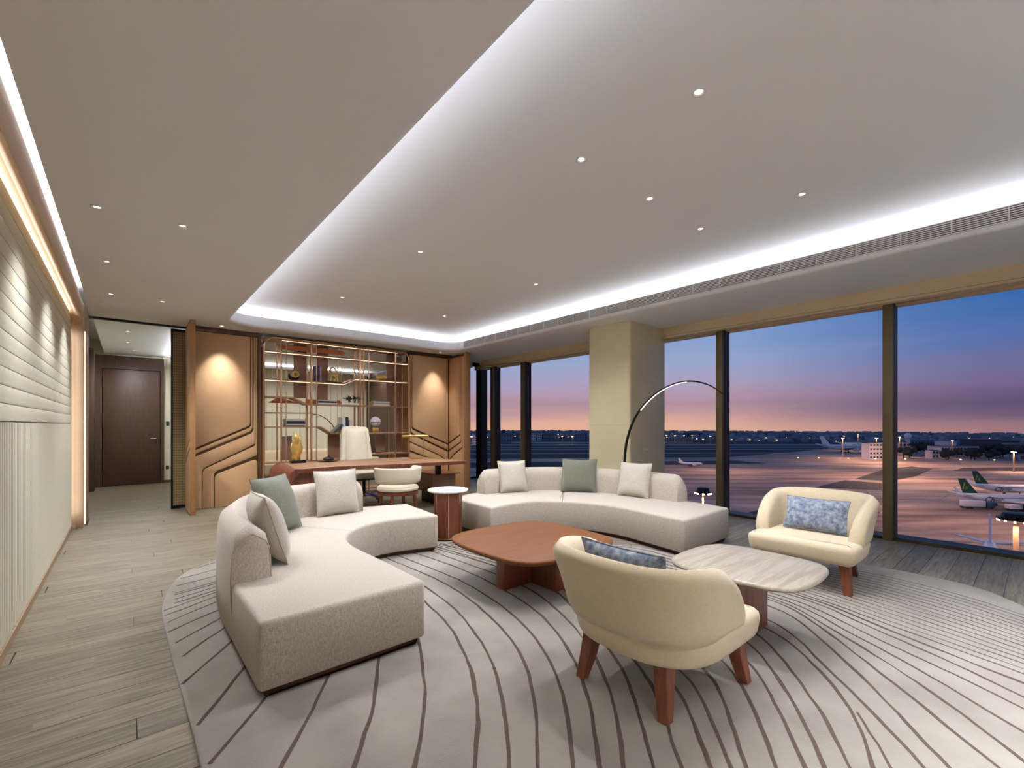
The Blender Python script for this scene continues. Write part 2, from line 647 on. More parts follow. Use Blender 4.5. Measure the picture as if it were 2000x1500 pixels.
M_['white'] = mat('white_gloss', (232, 230, 226), 0.35)
M_['slat'] = mat('white_louvre', (222, 219, 215), 0.6)
M_['void'] = mat('duct_dark', (58, 54, 50), 0.95)
M_['lens'] = mat('lamp_lens', (255, 250, 240), 0.3, emit=(255, 246, 232), estr=1.6)
M_['led'] = mat('led_strip', (255, 236, 214), 0.3, emit=(255, 220, 188), estr=1.3)
M_['ledg'] = mat('groove_light', (255, 236, 214), 0.3, emit=(255, 232, 208), estr=0.55)
M_['ledw'] = mat('lamp_light_strip', (255, 250, 240), 0.3, emit=(255, 248, 240), estr=3.5)
M_['mesh'] = mat('woven_metal_mesh', (172, 150, 112), 0.5, metal=0.2, noise_amt=0.3, nscale=90)


def marble(name, base, vein, scale, stretch):
    m = mat(name, base, 0.32, spec=0.4)
    t = m.node_tree
    b = t.nodes['Principled BSDF']
    tx = N(t, 'ShaderNodeTexCoord')
    mpn = N(t, 'ShaderNodeMapping')
    mpn.inputs['Scale'].default_value = stretch
    mpn.inputs['Rotation'].default_value = (0, 0, 0.35)
    t.links.new(tx.outputs['Object'], mpn.inputs[0])
    n = N(t, 'ShaderNodeTexNoise')
    n.inputs['Scale'].default_value = scale
    n.inputs['Detail'].default_value = 9
    n.inputs['Distortion'].default_value = 0.6
    t.links.new(mpn.outputs[0], n.inputs['Vector'])
    mid = tuple((a + c) / 2 for a, c in zip(base, vein))
    r = ramp(t, [(0.28, srgb(vein)), (0.42, srgb(mid)), (0.50, srgb(base)), (0.58, srgb(tuple(min(255, x + 12) for x in base))),
                 (0.70, srgb(mid))], 'LINEAR')
    t.links.new(n.outputs[0], r.inputs[0])
    t.links.new(r.outputs[0], b.inputs['Base Color'])
    return m


M_['marble'] = marble('beige_marble', (164, 154, 139), (148, 136, 117), 2.2, (1.0, 10, 10))
M_['marble_w'] = marble('white_marble', (238, 234, 226), (204, 194, 180), 5, (1, 3, 3))


def glassmat():
    m = bpy.data.materials.new('window_glass')
    m.use_nodes = True
    t = m.node_tree
    t.nodes.clear()
    a = N(t, 'ShaderNodeBsdfTransparent')
    a.inputs[0].default_value = (0.96, 0.97, 0.97, 1)
    g = N(t, 'ShaderNodeBsdfGlossy')
    g.inputs['Roughness'].default_value = 0.02
    mixn = N(t, 'ShaderNodeMixShader')
    mixn.inputs[0].default_value = 0.003
    t.links.new(a.outputs[0], mixn.inputs[1])
    t.links.new(g.outputs[0], mixn.inputs[2])
    o = N(t, 'ShaderNodeOutputMaterial')
    t.links.new(mixn.outputs[0], o.inputs[0])
    return m


M_['glass'] = glassmat()

# ================================================================ FLOOR
RUG = [(.20, 1.0), (.21, 2.07), (.197, 2.75), (.185, 3.34), (.19, 4.08), (.33, 4.74), (.6, 5.07), (1.0, 5.27), (1.55, 5.25),
       (2.1, 4.85), (2.62, 4.30), (3.2, 4.12), (3.9, 3.85), (4.5, 3.2), (4.85, 2.4), (5.1, 1.6), (5.19, .8), (5.12, .36),
       (4.84, .08), (4.3, -.3), (3.2, -.62), (1.8, -.7), (.7, -.35), (.28, .3)]
rug_loop = ccw([(p[0], p[1]) for p in catmull(RUG, 8, True)])


def inside(pt, poly):
    x, y = pt
    c = False
    for (x1, y1), (x2, y2) in zip(poly, poly[1:] + poly[:1]):
        if (y1 > y) != (y2 > y) and x < (x2 - x1) * (y - y1) / (y2 - y1) + x1:
            c = not c
    return c


b = BM()
box(b, -0.8, 6.72, -1.7, 13.2, -0.25, -0.012)
floor = obj('floor', b, M_['joint'], kind='structure')
PW, PL = 0.172, 1.376
pm = {}


def plank_mesh(L):
    k = round(L, 2)
    if k not in pm:
        bb = BM()
        box(bb, 0.0012, k - 0.0012, 0.0012, PW - 0.0012, -0.012, 0, None)
        top = [e for e in bb.edges if all(v.co.z > -0.001 for v in e.verts)]
        bmesh.ops.bevel(bb, geom=top, offset=0.0012, segments=1, affect='EDGES')
        me = bpy.data.meshes.new('plank')
        bb.to_mesh(me)
        bb.free()
        me.materials.append(M_['plank'])
        pm[k] = me
    return pm[k]


nplank = 0
far_bm = BM()
X0f, X1f = -0.62, 6.66
inner_rug = offset(rug_loop, 0.25)
row = 0
y = -1.7
while y < 12.9:
    off = ((row * 3) % 8) * PL / 8 * 1.0
    x = X0f - PL + (0.03 - X0f + off) % PL
    while x < X1f:
        a, e = max(x, X0f), min(x + PL, X1f)
        x += PL
        if e - a < 0.03:
            continue
        cor = [(a, y), (e, y), (a, y + PW), (e, y + PW), ((a + e) / 2, y + PW / 2)]
        hid = all(inside(q, inner_rug) for q in cor) or (y < -0.2) or (a > 5.2 and y < -.2)
        # individually laid boards where the photo tells them apart, one joined field beyond
        if y < 9.0 and not hid and nplank < 298:
            o = bpy.data.objects.new('plank', plank_mesh(e - a))
            C.objects.link(o)
            o.location = (a, y, 0)
            o.parent = floor
            nplank += 1
        else:
            box(far_bm, a + .0012, e - .0012, y + .0012, y + PW - .0012, -0.012, 0)
    y += PW
    row += 1
obj('plank_field', far_bm, M_['plank'], floor, kind='stuff')

# ================================================================ CEILING
hole = ccw(rpoly([(TX0, TY0), (TX1, TY0), (TX1, TY1), (TX0, TY1)], 0.42, 8))
OX0, OX1, OY0, OY1 = -0.38, 6.72, -1.7, 13.2


def flat_with_hole(bm, outer, hl, z, up):
    polys = [[Vector((p[0], p[1], z)) for p in outer], [Vector((p[0], p[1], z)) for p in hl]]
    vs = [bm.verts.new(v) for pl in polys for v in pl]
    for t in tessellate_polygon(polys):
        bm.faces.new([vs[i] for i in (t if up else t[::-1])])


b = BM()
outer = [(OX0, OY0), (OX1, OY0), (OX1, OY1), (OX0, OY1)]
flat_with_hole(b, outer, hole, ZC, False)
box(b, OX0, OX0 + 0.02, OY0, 8.2, ZC + 0.001, ZC + 0.05)
# rounded lip, fascia, cove ledge and back of the cove, swept round the opening
prof = [(0.0, ZC)]
for k in range(1, 6):
    a = PI / 2 * k / 5
    prof.append((0.04 * math.sin(a), ZC + 0.045 * (1 - math.cos(a))))
prof += [(0.04, 2.985), (0.02, 2.985), (0.02, 2.87), (-0.33, 2.87), (-0.36, 2.90), (-0.36, ZU - .03), (-.34, ZU)]
loft(b, hole, prof, caps=(False, False))
lower = obj('ceiling', b, M_['plaster'], smooth=True, angle=30, kind='structure')
bx('ceiling_tray', -0.8, 6.9, -1.8, 13.3, ZU, ZU + 0.15, M_['plaster'], lower)

# air grille in the window side fascia
gx = TX1 - 0.04
g = thing('air_grille', 'long white slatted air grille in the ceiling step above the windows', 'air grille', (gx, 3.5, 2.92))
GY0, GY1 = -0.7, 7.55
bx('duct_backing', gx - 0.003, gx - 0.001, GY0, GY1, 2.868, 2.978, M_['void'], g)
b = BM()
box(b, gx - 0.014, gx - 0.002, GY0, GY1, 2.862, 2.870)
box(b, gx - 0.014, gx - 0.002, GY0, GY1, 2.976, 2.984)
obj('grille_frame', b, M_['slat'], g)
for k in range(6):
    z = 2.878 + k * 0.0165
    b = BM()
    box(b, gx - 0.016, gx - 0.004, GY0, GY1, z, z + 0.0075)
    obj('slat', b, M_['slat'], g)
y = 0.167 - 0.318 * 2
while y < GY1:
    bx('divider', gx - 0.018, gx - 0.004, y - 0.004, y + 0.004, 2.866, 2.98, M_['slat'], g)
    y += 0.318


# downlights
def downlight(x, y, z, label, r=0.036, group=None):
    t = thing('downlight', label, 'ceiling light', (x, y, z), 0, group)
    b = BM()
    lathe(b, [(r, 0), (r * 1.25, -0.001), (r * 1.25, -0.005), (r * 1.0, -0.006), (r * .82, -0.002), (r * .7, .0)], x, y, 20, z)
    obj('trim_ring', b, M_['slat'], t, smooth=True)
    b = BM()
    lathe(b, [(r * .72, -0.0005), (r * .66, -0.003), (r * .0, -0.004)], x, y, 16, z)
    obj('lens', b, M_['lens'], t, smooth=True)
    return t


TL = ['small recessed downlight in the raised ceiling, largest one near the top right',
      'small recessed downlight in the raised ceiling, rightmost, close to the air grille',
      'small recessed downlight in the raised ceiling, left one of the middle row of three',
      'small recessed downlight in the raised ceiling, middle one of the row of three',
      'small recessed downlight in the raised ceiling, right end of the row of three',
      'small recessed downlight in the raised ceiling, high above the green cushion of the left sofa',
      'small recessed downlight in the raised ceiling, above the stone column',
      'tiny recessed downlight in the raised ceiling, over the left half of the desk',
      'tiny recessed downlight in the raised ceiling, over the right end of the desk']
for (x, y), l in zip(TRAY_DL, TL):
    downlight(x, y, ZU, l, 0.029, 'downlights in the raised ceiling')
LL = ['oval white downlight in the low ceiling, nearest to the left wall slot',
      'white downlight in the low ceiling, right of the nearest one',
      'small downlight in the low ceiling, second along the left wall slot',
      'small downlight in the low ceiling, last before the lobby at the left wall',
      'small downlight in the low ceiling before the lobby opening']
for (x, y), l in zip(LOW_DL, LL):
    downlight(x, y, ZC, l, 0.027, 'downlights in the low ceiling')
downlight(1.10, 8.16, ZC, 'small downlight washing the left bronze wall panel', 0.03, 'downlights in the low ceiling')
downlight(4.98, 8.16, ZC, 'small downlight washing the right bronze wall panel', 0.03, 'downlights in the low ceiling')
for x, y in NEAR_LOW_FILL[2:]:
    downlight(x, y, ZC, 'added fill downlight in the low ceiling behind the camera', 0.032, 'added fill downlights behind the camera')
for x, y in NEAR_FILL:
    downlight(x, y, ZU, 'added recessed fill downlight behind the camera', 0.034, 'added fill downlights behind the camera')
for x, y in LOBBY_FILL:
    downlight(x, y, ZC, 'added fill downlight in the lobby ceiling', 0.03, 'added fill downlights in the lobby')
for x, y in BACK_FILL:
    downlight(x, y, ZC, 'added fill downlight in the room behind the shelves', 0.03, 'added fill downlights in the back room')

# ================================================================ LEFT WALL
b = BM()
box(b, -0.80, -0.60, -1.7, 8.15, 0, ZU)
wl = obj('wall_left', b, M_['cream'], kind='structure')
YE = 7.80          # end of the fabric panel
ZT = 2.66
XF = -0.53
ZS = 1.32          # lowest horizontal seam
# fluted lower field
b = BM()
n = int((YE + 1.7) / 0.05)
prev = None
pts = []
for i in range(n + 1):
    yy = -1.7 + (YE + 1.7) * i / n
    pts.append((XF - 0.014, yy))
    if i < n:
        w = (YE + 1.7) / n
        for f, d in ((.14, -.004), (.3, .002), (.5, .004), (.7, .002), (.86, -.004)):
            pts.append((XF - 0.003 + d, yy + w * f))
for z0 in (0.06,):
    lo = [b.verts.new((x, yy, z0)) for x, yy in pts]
    hi = [b.verts.new((x, yy, ZS - 0.004)) for x, yy in pts]
    for i in range(len(pts) - 1):
        b.faces.new((lo[i], lo[i + 1], hi[i + 1], hi[i]))
obj('fluted_field', b, M_['cream'], wl, smooth=True, angle=25, kind='stuff')
# horizontal upholstered boards above, the topmost with the rounded corner
RC = 0.34


def y_end(z):
    if z <= ZT - RC:
        return YE
    d = z - (ZT - RC)
    return YE - RC + math.sqrt(max(0.0, RC * RC - d * d))


z = ZS
nb = 13
for i in range(nb):
    h = (ZT - ZS) / nb
    z0, z1 = ZS + i * h + 0.0015, ZS + (i + 1) * h - 0.0015
    zz = [z0 + (z1 - z0) * k / 3 for k in range(4)]
    poly = [(-1.7, z0)] + [(y_end(q), q) for q in zz] + [(-1.7, z1)]
    bb = BM()
    wallprism_x(bb, poly, -0.56, XF, 0.0025)
    obj('wall_board', bb, M_['cream'], wl, smooth=True, angle=25)
bx('panel_core', -0.60, -0.555, -1.7, YE - 0.06, 0.05, ZT - 0.3, M_['cream'], wl)
bx('panel_core', -0.60, -0.555, -1.7, YE - 0.4, ZT - 0.3, ZT - 0.06, M_['cream'], wl)
b = BM()
box(b, -0.60, -0.545, YE - 0.004, YE + 0.018, 0.05, ZT - RC)
obj('panel_edge_trim', b, M_['cream_frame'], wl)


# beige frame around the panel with a rounded corner
def frame_loop(d, r):
    """opening edge (y, z), grown by d"""
    yc, zc = YE + 0.02 + d, 2.60 + d
    pts = [(yc, 0.0)]
    for k in range(13):
        a = PI / 2 * k / 12
        pts.append((yc - r + r * math.cos(a), zc - r + r * math.sin(a)))
    pts.append((-1.7, zc))
    return pts


b = BM()
rows = []
for d, r, x in ((0.0, 0.34, -0.425), (0.10, 0.42, -0.50), (0.11, .43, -0.60)):
    rows.append([b.verts.new((x, p[0], p[1])) for p in frame_loop(d, r)])
for A, B in zip(rows, rows[1:]):
    for k in range(len(A) - 1):
        b.faces.new((A[k], A[k + 1], B[k + 1], B[k]))
# face of the frame: strip from the opening edge out to the ceiling / far edge
face = rows[0]
top = []
for v in face:
    top.append(b.verts.new((-0.425, 8.05 if v.co.y > 7.30 + 0.3 and v.co.z < 2.45 else v.co.y + (8.05 - 7.82) * max(0, min(1, (v.co.y - 6.9) / .9)),
                            v.co.z if (v.co.z < 2.45 and v.co.y > 7.5) else 2.83)))
for k in range(len(face) - 1):
    try:
        b.faces.new((face[k], top[k], top[k + 1], face[k + 1]))
    except ValueError:
        pass
box(b, -0.60, -0.427, -1.7, 8.05, 2.78, 2.83)
obj('frame_band', b, M_['cream_frame'], wl, smooth=True, angle=25)
bx('cove_upstand', -0.60, -0.49, -1.7, 8.2, 2.83, ZU, M_['plaster'], wl)
bx('baseboard_left', XF - .02, XF + .008, -1.7, YE, 0, 0.055, M_['pillar'], None, kind='structure')

# taupe return pillar at the end of the wall
b = BM()
box(b, -0.60, -0.405, 8.0, 8.42, 0.0, ZC - 0.005, None, 0.006)
tr = obj('trim_1', b, M_['pillar'], smooth=True, kind='structure')
bx('shadow_foot', -0.41, -0.398, 8.02, 8.42, 0, 0.05, M_['bronze_dk'], tr)
bx('light_groove', -0.43, -0.412, 7.965, 7.98, 0.03, 2.5, M_['ledg'], tr)

# ================================================================ LOBBY beyond the opening
bx('wall_lobby_left', -0.80, -0.60, 8.42, 12.9, 0, ZU, M_['cream'], None, kind='structure')
t2 = bx('trim_2', -0.60, -0.50, 12.0, 12.28, 0, 2.80, M_['door'], None, kind='structure', bev=0.004)
bx('trim_3', -0.60, -0.53, 12.30, 12.34, 0, 2.78, M_['cream'], None, kind='structure')
bx('wall_far', -0.80, 6.9, 12.90, 13.1, 0, ZU, M_['cream'], None, kind='structure')
bx('wall_far_cladding', 0.60, 5.30, 12.84, 12.90, 0, ZC, M_['cream'], None, kind='structure')
d = bx('door_1', -0.40, 0.55, 12.80, 12.86, 0.006, 2.49, M_['door'], None, kind='structure', bev=0.003)
b = BM()
box(b, -0.52, -0.412, 12.80, 12.90, 0, 2.78)
box(b, 0.562, 0.62, 12.80, 12.90, 0, 2.78)
box(b, -0.412, 0.562, 12.80, 12.90, 2.502, 2.78)
obj('door_frame', b, M_['door'], d)
b = BM()
tube(b, [(0.48, 12.80, 1.0), (0.48, 12.74, 1.0), (0.38, 12.74, 1.0)], 0.011, 8)
lathe(b, [(0.026, 0), (0.026, 0.01)], 0, 0, 14)
obj('door_handle', b, M_['chrome'], d, smooth=True)
b = BM()
box(b, 0.455, 0.505, 12.79, 12.80, 0.975, 1.025, None, 0.004)
box(b, 0.47, 0.495, 12.79, 12.80, 0.90, 0.93, None, 0.003)
obj('lock_plate', b, M_['black'], d)
for zz in (0.3, 1.25, 2.2):
    bx('hinge', -0.414, -0.398, 12.785, 12.80, zz, zz + .11, M_['black'], d)
bx('wall_switch', 0.66, 0.72, 12.826, 12.84, 1.28, 1.38, M_['switch'], None, bev=0.003,
   label='black wall switch on the cream wall right of the brown door', cat='switch')
bx('wall_socket', 0.655, 0.715, 12.826, 12.84, 0.30, 0.38, M_['switch'], None, bev=0.003,
   label='black socket low on the cream wall right of the brown door', cat='socket')
bx('baseboard_far', 0.60, 5.30, 12.82, 12.84, 0, 0.06, M_['bronze_dk'], None, kind='structure')
# black head track of the sliding screen
bx('trim_4', -0.42, 0.70, 8.60, 8.66, ZC - 0.028, ZC - 0.001, M_['black'], None, kind='structure')
# division between lobby and back room
bx('wall_lobby_right', 0.95, 1.10, 8.8, 12.84, 0, ZC, M_['cream'], None, kind='structure')

bx('trim_20', 1.12, 5.30, 12.56, 12.84, 2.735, 2.75, M_['plaster'], None, kind='structure')
bx('trim_21', 1.12, 5.30, 12.56, 12.575, 2.75, 2.785, M_['plaster'], None, kind='structure')
bx('trim_22', 0.76, 0.95, 9.0, 12.6, 2.735, 2.75, M_['plaster'], None, kind='structure')
bx('trim_23', 0.76, 0.775, 9.0, 12.6, 2.75, 2.785, M_['plaster'], None, kind='structure')
# sliding mesh screen
s = thing('sliding_screen', 'sliding screen of woven bronze mesh in a black frame beside the lobby opening', 'screen', (0.62, 8.68, 0))
b = BM()
box(b, 0.505, 0.530, 8.66, 8.70, 0.01, 2.78)
box(b, 0.94, 0.96, 8.66, 8.70, 0.01, 2.78)
box(b, 0.530, 0.94, 8.66, 8.70, 0.01, 0.06)
box(b, 0.530, 0.94, 8.66, 8.70, 2.74, 2.78)
obj('screen_frame', b, M_['black'], s)
bx('mesh_backing', 0.53, 0.94, 8.685, 8.69, 0.06, 2.74, M_['bronze_dk'], s)
b = BM()
for k in range(34):
    xx = 0.535 + k * 0.012
    box(b, xx, xx + (0.007 if k % 3 else 0.004), 8.672, 8.684, 0.06, 2.74)
for k in range(66):
    zz = 0.07 + k * 0.0405
    box(b, 0.53, 0.94, 8.676, 8.680, zz, zz + 0.018)
obj('mesh_weave', b, M_['mesh'], s, kind='stuff')

# ================================================================ BRONZE PANEL WALLS
YW = 8.46


def bronze_wall_left():
    t = thing('wall_panel', 'bronze leather wall panel with stepped sloping grooves, left of the shelves', 'wall panel', (1.2, YW, 0), 0,
              'bronze leather wall panels')
    bx('panel_backing', 0.70, 1.69, YW, YW + 0.10, 0, 2.80, M_['bronze_dk'], t)
    F = YW - 0.004
    lay = [('upper_panel', [(0.74, 0.925), (1.53, 1.29), (1.53, 2.745), (0.74, 2.745)], [0, .06, 0, 0], 0.030),
           ('groove_band', [(0.74, 0.83), (1.565, 1.21), (1.565, 2.745), (1.545, 2.745), (1.545, 1.262), (0.74, 0.885)],
            [0, .10, 0, 0, .08, 0], 0.026),
           ('lower_band', [(0.74, 0.005), (0.875, 0.005), (0.875, 0.62), (1.60, 0.985), (1.60, 2.745), (1.582, 2.745), (1.582, 1.175), (0.74, 0.785)],
            [0, 0, .09, .05, 0, 0, .1, 0], 0.028),
           ('middle_band', [(0.882, 0.005), (1.028, 0.005), (1.028, 0.56), (1.615, 0.79), (1.64, 0.80), (1.64, 2.745), (1.608, 2.745), (1.608, 0.96), (0.882, 0.605)],
            [0, 0, .09, 0, .0, 0, 0, .05, .09], 0.022),
           ('bottom_panel', [(1.042, 0.005), (1.64, 0.005), (1.64, 0.745), (1.042, 0.515)], [0, 0, .05, .09], 0.030)]
    for nme, pts, rr, dep in lay:
        b = BM()
        wallprism(b, rpoly(pts, rr, 6), F, F - dep, 0.004)
        obj(nme, b, M_['bronze'], t, smooth=True, angle=35)
    b = BM()
    box(b, 1.645, 1.69, YW - 0.05, YW, 0, 2.79)
    box(b, 0.70, 1.645, YW - 0.045, YW, 2.752, 2.79)
    obj('edge_post', b, M_['bronze_dk'], t)
    return t


bronze_wall_left()
bx('trim_5', 0.70, 1.70, YW - .07, YW + .1, 2.79, ZC - .001, M_['bronze_dk'], None, kind='structure')
# projecting bronze fin at the left end
f = thing('fin_wall', 'tall narrow bronze fin wall standing out beside the lobby opening', 'wall panel', (0.715, 8.2, 0))
bx('fin_core', 0.690, 0.738, 7.945, 8.66, 0, ZC - 0.004, M_['bronze_dk'], f)
bx('edge_cap', 0.682, 0.745, 7.92, 7.945, 0, ZC - 0.004, M_['bronze2'], f, bev=0.003)
b = BM()
for pts in ([(7.97, 1.10), (8.62, 0.86), (8.62, 2.78), (7.97, 2.78)], [(7.97, 0.97), (8.62, 0.74), (8.62, 0.83), (7.97, 1.07)],
            [(7.97, 0.01), (8.62, 0.01), (8.62, 0.70), (7.97, 0.94)]):
    bb = BM()
    wallprism_x(bb, pts, 0.690, 0.680, 0.003)
    obj('side_panel', bb, M_['bronze'], f)
b.free()

# right hand panel and its return
t = thing('wall_panel', 'bronze leather wall panel with grooves falling to a corner, right of the shelves', 'wall panel', (4.85, YW, 0), 0,
          'bronze leather wall panels')
bx('panel_backing', 4.40, 5.40, YW, YW + 0.10, 0, 2.80, M_['bronze_dk'], t)
F = YW - 0.004
for nme, pts, rr, dep in [
    ('upper_panel', [(4.475, 1.24), (5.335, 0.90), (5.335, 2.745), (4.475, 2.745)], [.07, 0, 0, 0], 0.030),
    ('groove_band', [(4.445, 1.15), (5.335, 0.745), (5.335, 0.865), (4.462, 1.205), (4.462, 2.745), (4.445, 2.745)], [.08, 0, 0, .07, 0, 0], 0.026),
    ('middle_band', [(4.415, 0.96), (5.127, 0.655), (5.335, 0.52), (5.335, 0.71), (4.432, 1.11), (4.432, 2.745), (4.415, 2.745)],
     [.04, .05, 0, 0, .08, 0, 0], 0.024),
    ('lower_band', [(4.415, 0.785), (4.80, 0.635), (5.03, 0.50), (5.03, 0.005), (5.335, 0.005), (5.335, 0.50), (5.12, 0.635), (4.415, 0.94)],
     [0, .05, .08, 0, 0, 0, .05, 0], 0.028),
    ('bottom_panel', [(4.415, 0.005), (5.015, 0.005), (5.015, 0.49), (4.79, 0.61), (4.415, 0.75)], [0, 0, .08, .05, 0], 0.030)]:
    b = BM()
    wallprism(b, rpoly(pts, rr, 6), F, F - dep, 0.004)
    obj(nme, b, M_['bronze'], t, smooth=True, angle=35)
bx('trim_6', 4.40, 5.42, YW - .07, YW + .1, 2.79, ZC - .001, M_['bronze_dk'], None, kind='structure')
r = thing('wall_panel', 'narrow bronze leather return panel with mirrored grooves beside the corner window', 'wall panel', (5.40, 8.1, 0), 0,
          'bronze leather wall panels')
bx('panel_backing', 5.37, 5.46, 7.82, 8.56, 0, 2.79, M_['bronze_dk'], r)
bx('edge_post', 5.345, 5.47, 7.77, 7.82, 0, ZC - 0.004, M_['bronze2'], r, bev=0.003)
for nme, pts, rr, dep in [
    ('upper_panel', [(8.415, 0.92), (8.415, 2.745), (7.995, 2.745), (7.995, 1.10)], [0, 0, 0, .05], 0.022),
    ('groove_band', [(8.415, 0.755), (8.415, 0.885), (7.98, 1.075), (7.98, 2.745), (7.955, 2.745), (7.955, 0.96)], [0, 0, .05, 0, 0, .06], 0.019),
    ('middle_band', [(8.24, 0.675), (8.415, 0.54), (8.415, 0.725), (7.94, 0.935), (7.94, 2.745), (7.91, 2.745), (7.91, 0.84)],
     [.05, 0, 0, .06, 0, 0, .05], 0.017),
    ('bottom_panel', [(8.415, 0.005), (8.415, 0.51), (8.23, 0.645), (7.895, 0.81), (7.895, 2.745), (7.83, 2.745), (7.83, 0.005)],
     [0, 0, .05, .05, 0, 0, 0], 0.020)]:
    b = BM()
    wallprism_x(b, rpoly(pts, rr, 6), 5.369, 5.369 - dep, 0.003)
    obj(nme, b, M_['bronze'], r, smooth=True, angle=35)

# ================================================================ SHELVING UNIT
SY0, SY1 = 8.36, 8.66      # front and rear faces
su = thing('shelving_unit', 'open rose gold metal shelving unit with stepped shelves between the bronze panels', 'shelving unit', (3.05, 8.5, 0))


def shelf(name, pts, th=0.022, y0=SY0 + .005, y1=SY1 - .005):
    """stepped board: polyline in (x, z) given thickness"""
    up = pts
    dn = [(x, z - th) for x, z in pts][::-1]
    b = BM()
    wallprism(b, up + dn, y1, y0)
    return obj(name, b, M_['bronze2'], su)


SH = {'top': [(1.75, 2.76), (4.34, 2.76)],
      'a': [(1.74, 2.55), (4.34, 2.55)],
      'b': [(1.74, 2.075), (3.05, 2.075), (3.27, 2.18), (4.34, 2.18)],
      'c': [(1.74, 1.785), (2.16, 1.785), (2.40, 1.675), (4.34, 1.675)],
      'd': [(1.74, 1.275), (2.63, 1.275), (2.83, 1.155), (4.34, 1.155)],
      'e': [(1.74, 0.672), (3.0, 0.672), (3.2, 0.745), (4.34, 0.745)],
      'f': [(1.74, 0.10), (4.34, 0.10)]}
for k, p in SH.items():
    s_ = shelf('shelf', p)
    # light strip under the front edge
    if k in 'ab':
        q = [(x, z - 0.0225) for x, z in p] + [(x, z - 0.029) for x, z in p][::-1]
        b = BM()
        wallprism(b, q, SY0 + 0.05, SY0 + 0.035)
        obj('light_strip', b, M_['led'], s_)
b = BM()
box(b, 1.98, 4.12, SY0 + .01, SY0 + .03, 2.735, 2.742)
obj('light_strip', b, M_['led'], su)
# outer frame with rounded top corners, front and rear
for yy in (SY0, SY1):
    arc1 = [(1.72 + .16 - .16 * math.cos(a), yy, 2.60 + .17 * math.sin(a)) for a in [PI / 2 * k / 6 for k in range(7)]]
    arc2 = [(4.36 - .16 + .16 * math.sin(a), yy, 2.60 + .17 * math.cos(a)) for a in [PI / 2 * k / 6 for k in range(7)]]
    b = BM()
    tube(b, [(1.72, yy, 0.0)] + arc1 + arc2 + [(4.36, yy, 0.0)], 0.014, 8)
    obj('outer_frame', b, M_['rose'], su, smooth=True)
b = BM()
box(b, 1.70, 1.712, SY0, SY1, 0, 2.6)
obj('side_panel', b, M_['bronze2'], su)
b = BM()
box(b, 4.368, 4.38, SY0, SY1, 0, 2.6)
obj('side_panel', b, M_['bronze2'], su)
for x, w in ((1.98, .010), (2.06, .005), (2.47, .016), (2.56, .007), (3.35, .014), (3.42, .008), (3.52, .008), (4.07, .012)):
    for yy in (SY0 + .012, SY1 - .012):
        b = BM()
        box(b, x - w, x + w, yy - w, yy + w, 0.02, 2.745)
        obj('upright', b, M_['rose'], su)
for x in (3.02, 3.10):
    b = BM()
    box(b, x - .004, x + .004, SY1 - .02, SY1 - .012, 0.02, 2.745)
    obj('upright', b, M_['rose'], su)
# leather faced back panels
for x0, x1, z0, z1 in ((2.25, 2.46, 1.785, 2.735), (2.64, 2.84, 1.69, 2.735), (4.0, 4.17, 1.69, 2.735), (2.05, 2.22, .68, 1.10),
                       (2.84, 3.06, .68, 1.14), (3.77, 3.97, .76, 1.10), (4.18, 4.34, .12, 2.70)):
    bx('back_panel', x0, x1, SY1 - 0.035, SY1 - 0.012, z0, z1, M_['leather_br'], su, bev=0.003)
for pts in ([(1.98, 2.70), (3.10, 2.70), (3.16, 2.665), (3.10, 2.62), (2.04, 2.62)],
            [(1.86, 1.70), (1.98, 1.775), (2.32, 1.70), (2.30, 1.68), (1.84, 1.68)],
            [(2.45, 1.68), (3.13, 1.68), (3.04, 1.765), (2.45, 1.765)]):
    b = BM()
    wallprism(b, pts, SY1 - 0.045, SY1 - 0.065)
    obj('copper_board', b, M_['copper'], su)
# ================================================================ WINDOWS
def mullion(nm, x0, x1, y0, y1, parent=None):
    b = BM()
    box(b, x0, x1, y0, y1, 0, ZC, None, 0.004)
    o = obj(nm, b, M_['mull'], parent, smooth=True, kind='structure' if parent is None else None)
    bx('cover_groove', x0 + .06, x0 + .075, y0 - .003, y0, 0.02, ZC - .02, M_['mull_dk'], o)
    bx('inner_face', x0 + .08, x1 - .01, y0 - .006, y0, 0.01, ZC - .02, M_['mull_dk'], o)
    return o


wr = thing('window_1', '', '', (6.68, 3.5, 0))
for k in ('label', 'category'):
    if k in wr: del wr[k]
wr['kind'] = 'structure'
bx('window_sill', 6.56, 6.80, -1.7, 9.2, -0.02, 0.035, M_['mull_dk'], wr)
bx('window_head', 6.60, 6.80, -1.7, 9.2, 2.66, ZC, M_['blind'], wr)
for y0, y1 in ((-1.7, 1.13), (1.13, 3.03), (3.03, 4.93), (4.93, 7.30), (7.30, 8.38), (8.38, 9.05)):
    bx('pane', 6.70, 6.71, y0 + .03, y1 - .03, 0.03, 2.70, M_['glass'], wr)
for yc in (1.13, 3.03, 4.93, 7.31, 8.38):
    mullion('mullion', 6.50, 6.74, yc - .045, yc + .045, wr)
b = BM()
box(b, 6.62, 6.82, 8.96, 9.16, 0, ZC)
obj('corner_post', b, M_['mull_dk'], wr)
w2 = thing('window_2', '', '', (6.1, 9.08, 0))
for k in ('label', 'category'):
    if k in w2: del w2[k]
w2['kind'] = 'structure'
bx('pane', 5.46, 6.62, 9.07, 9.08, 0.03, 2.78, M_['glass'], w2)
bx('window_sill', 5.46, 6.62, 9.0, 9.14, -0.02, 0.035, M_['mull_dk'], w2)
bx('window_head', 5.46, 6.62, 9.0, 9.14, 2.74, ZC, M_['mull_dk'], w2)
bl = thing('roller_blind', 'short rolled-up beige blind above the narrow corner window', 'blind', (5.9, 8.95, 2.7))
b = BM()
tube(b, [(5.50, 8.95, 2.73), (6.30, 8.95, 2.73)], 0.032, 12)
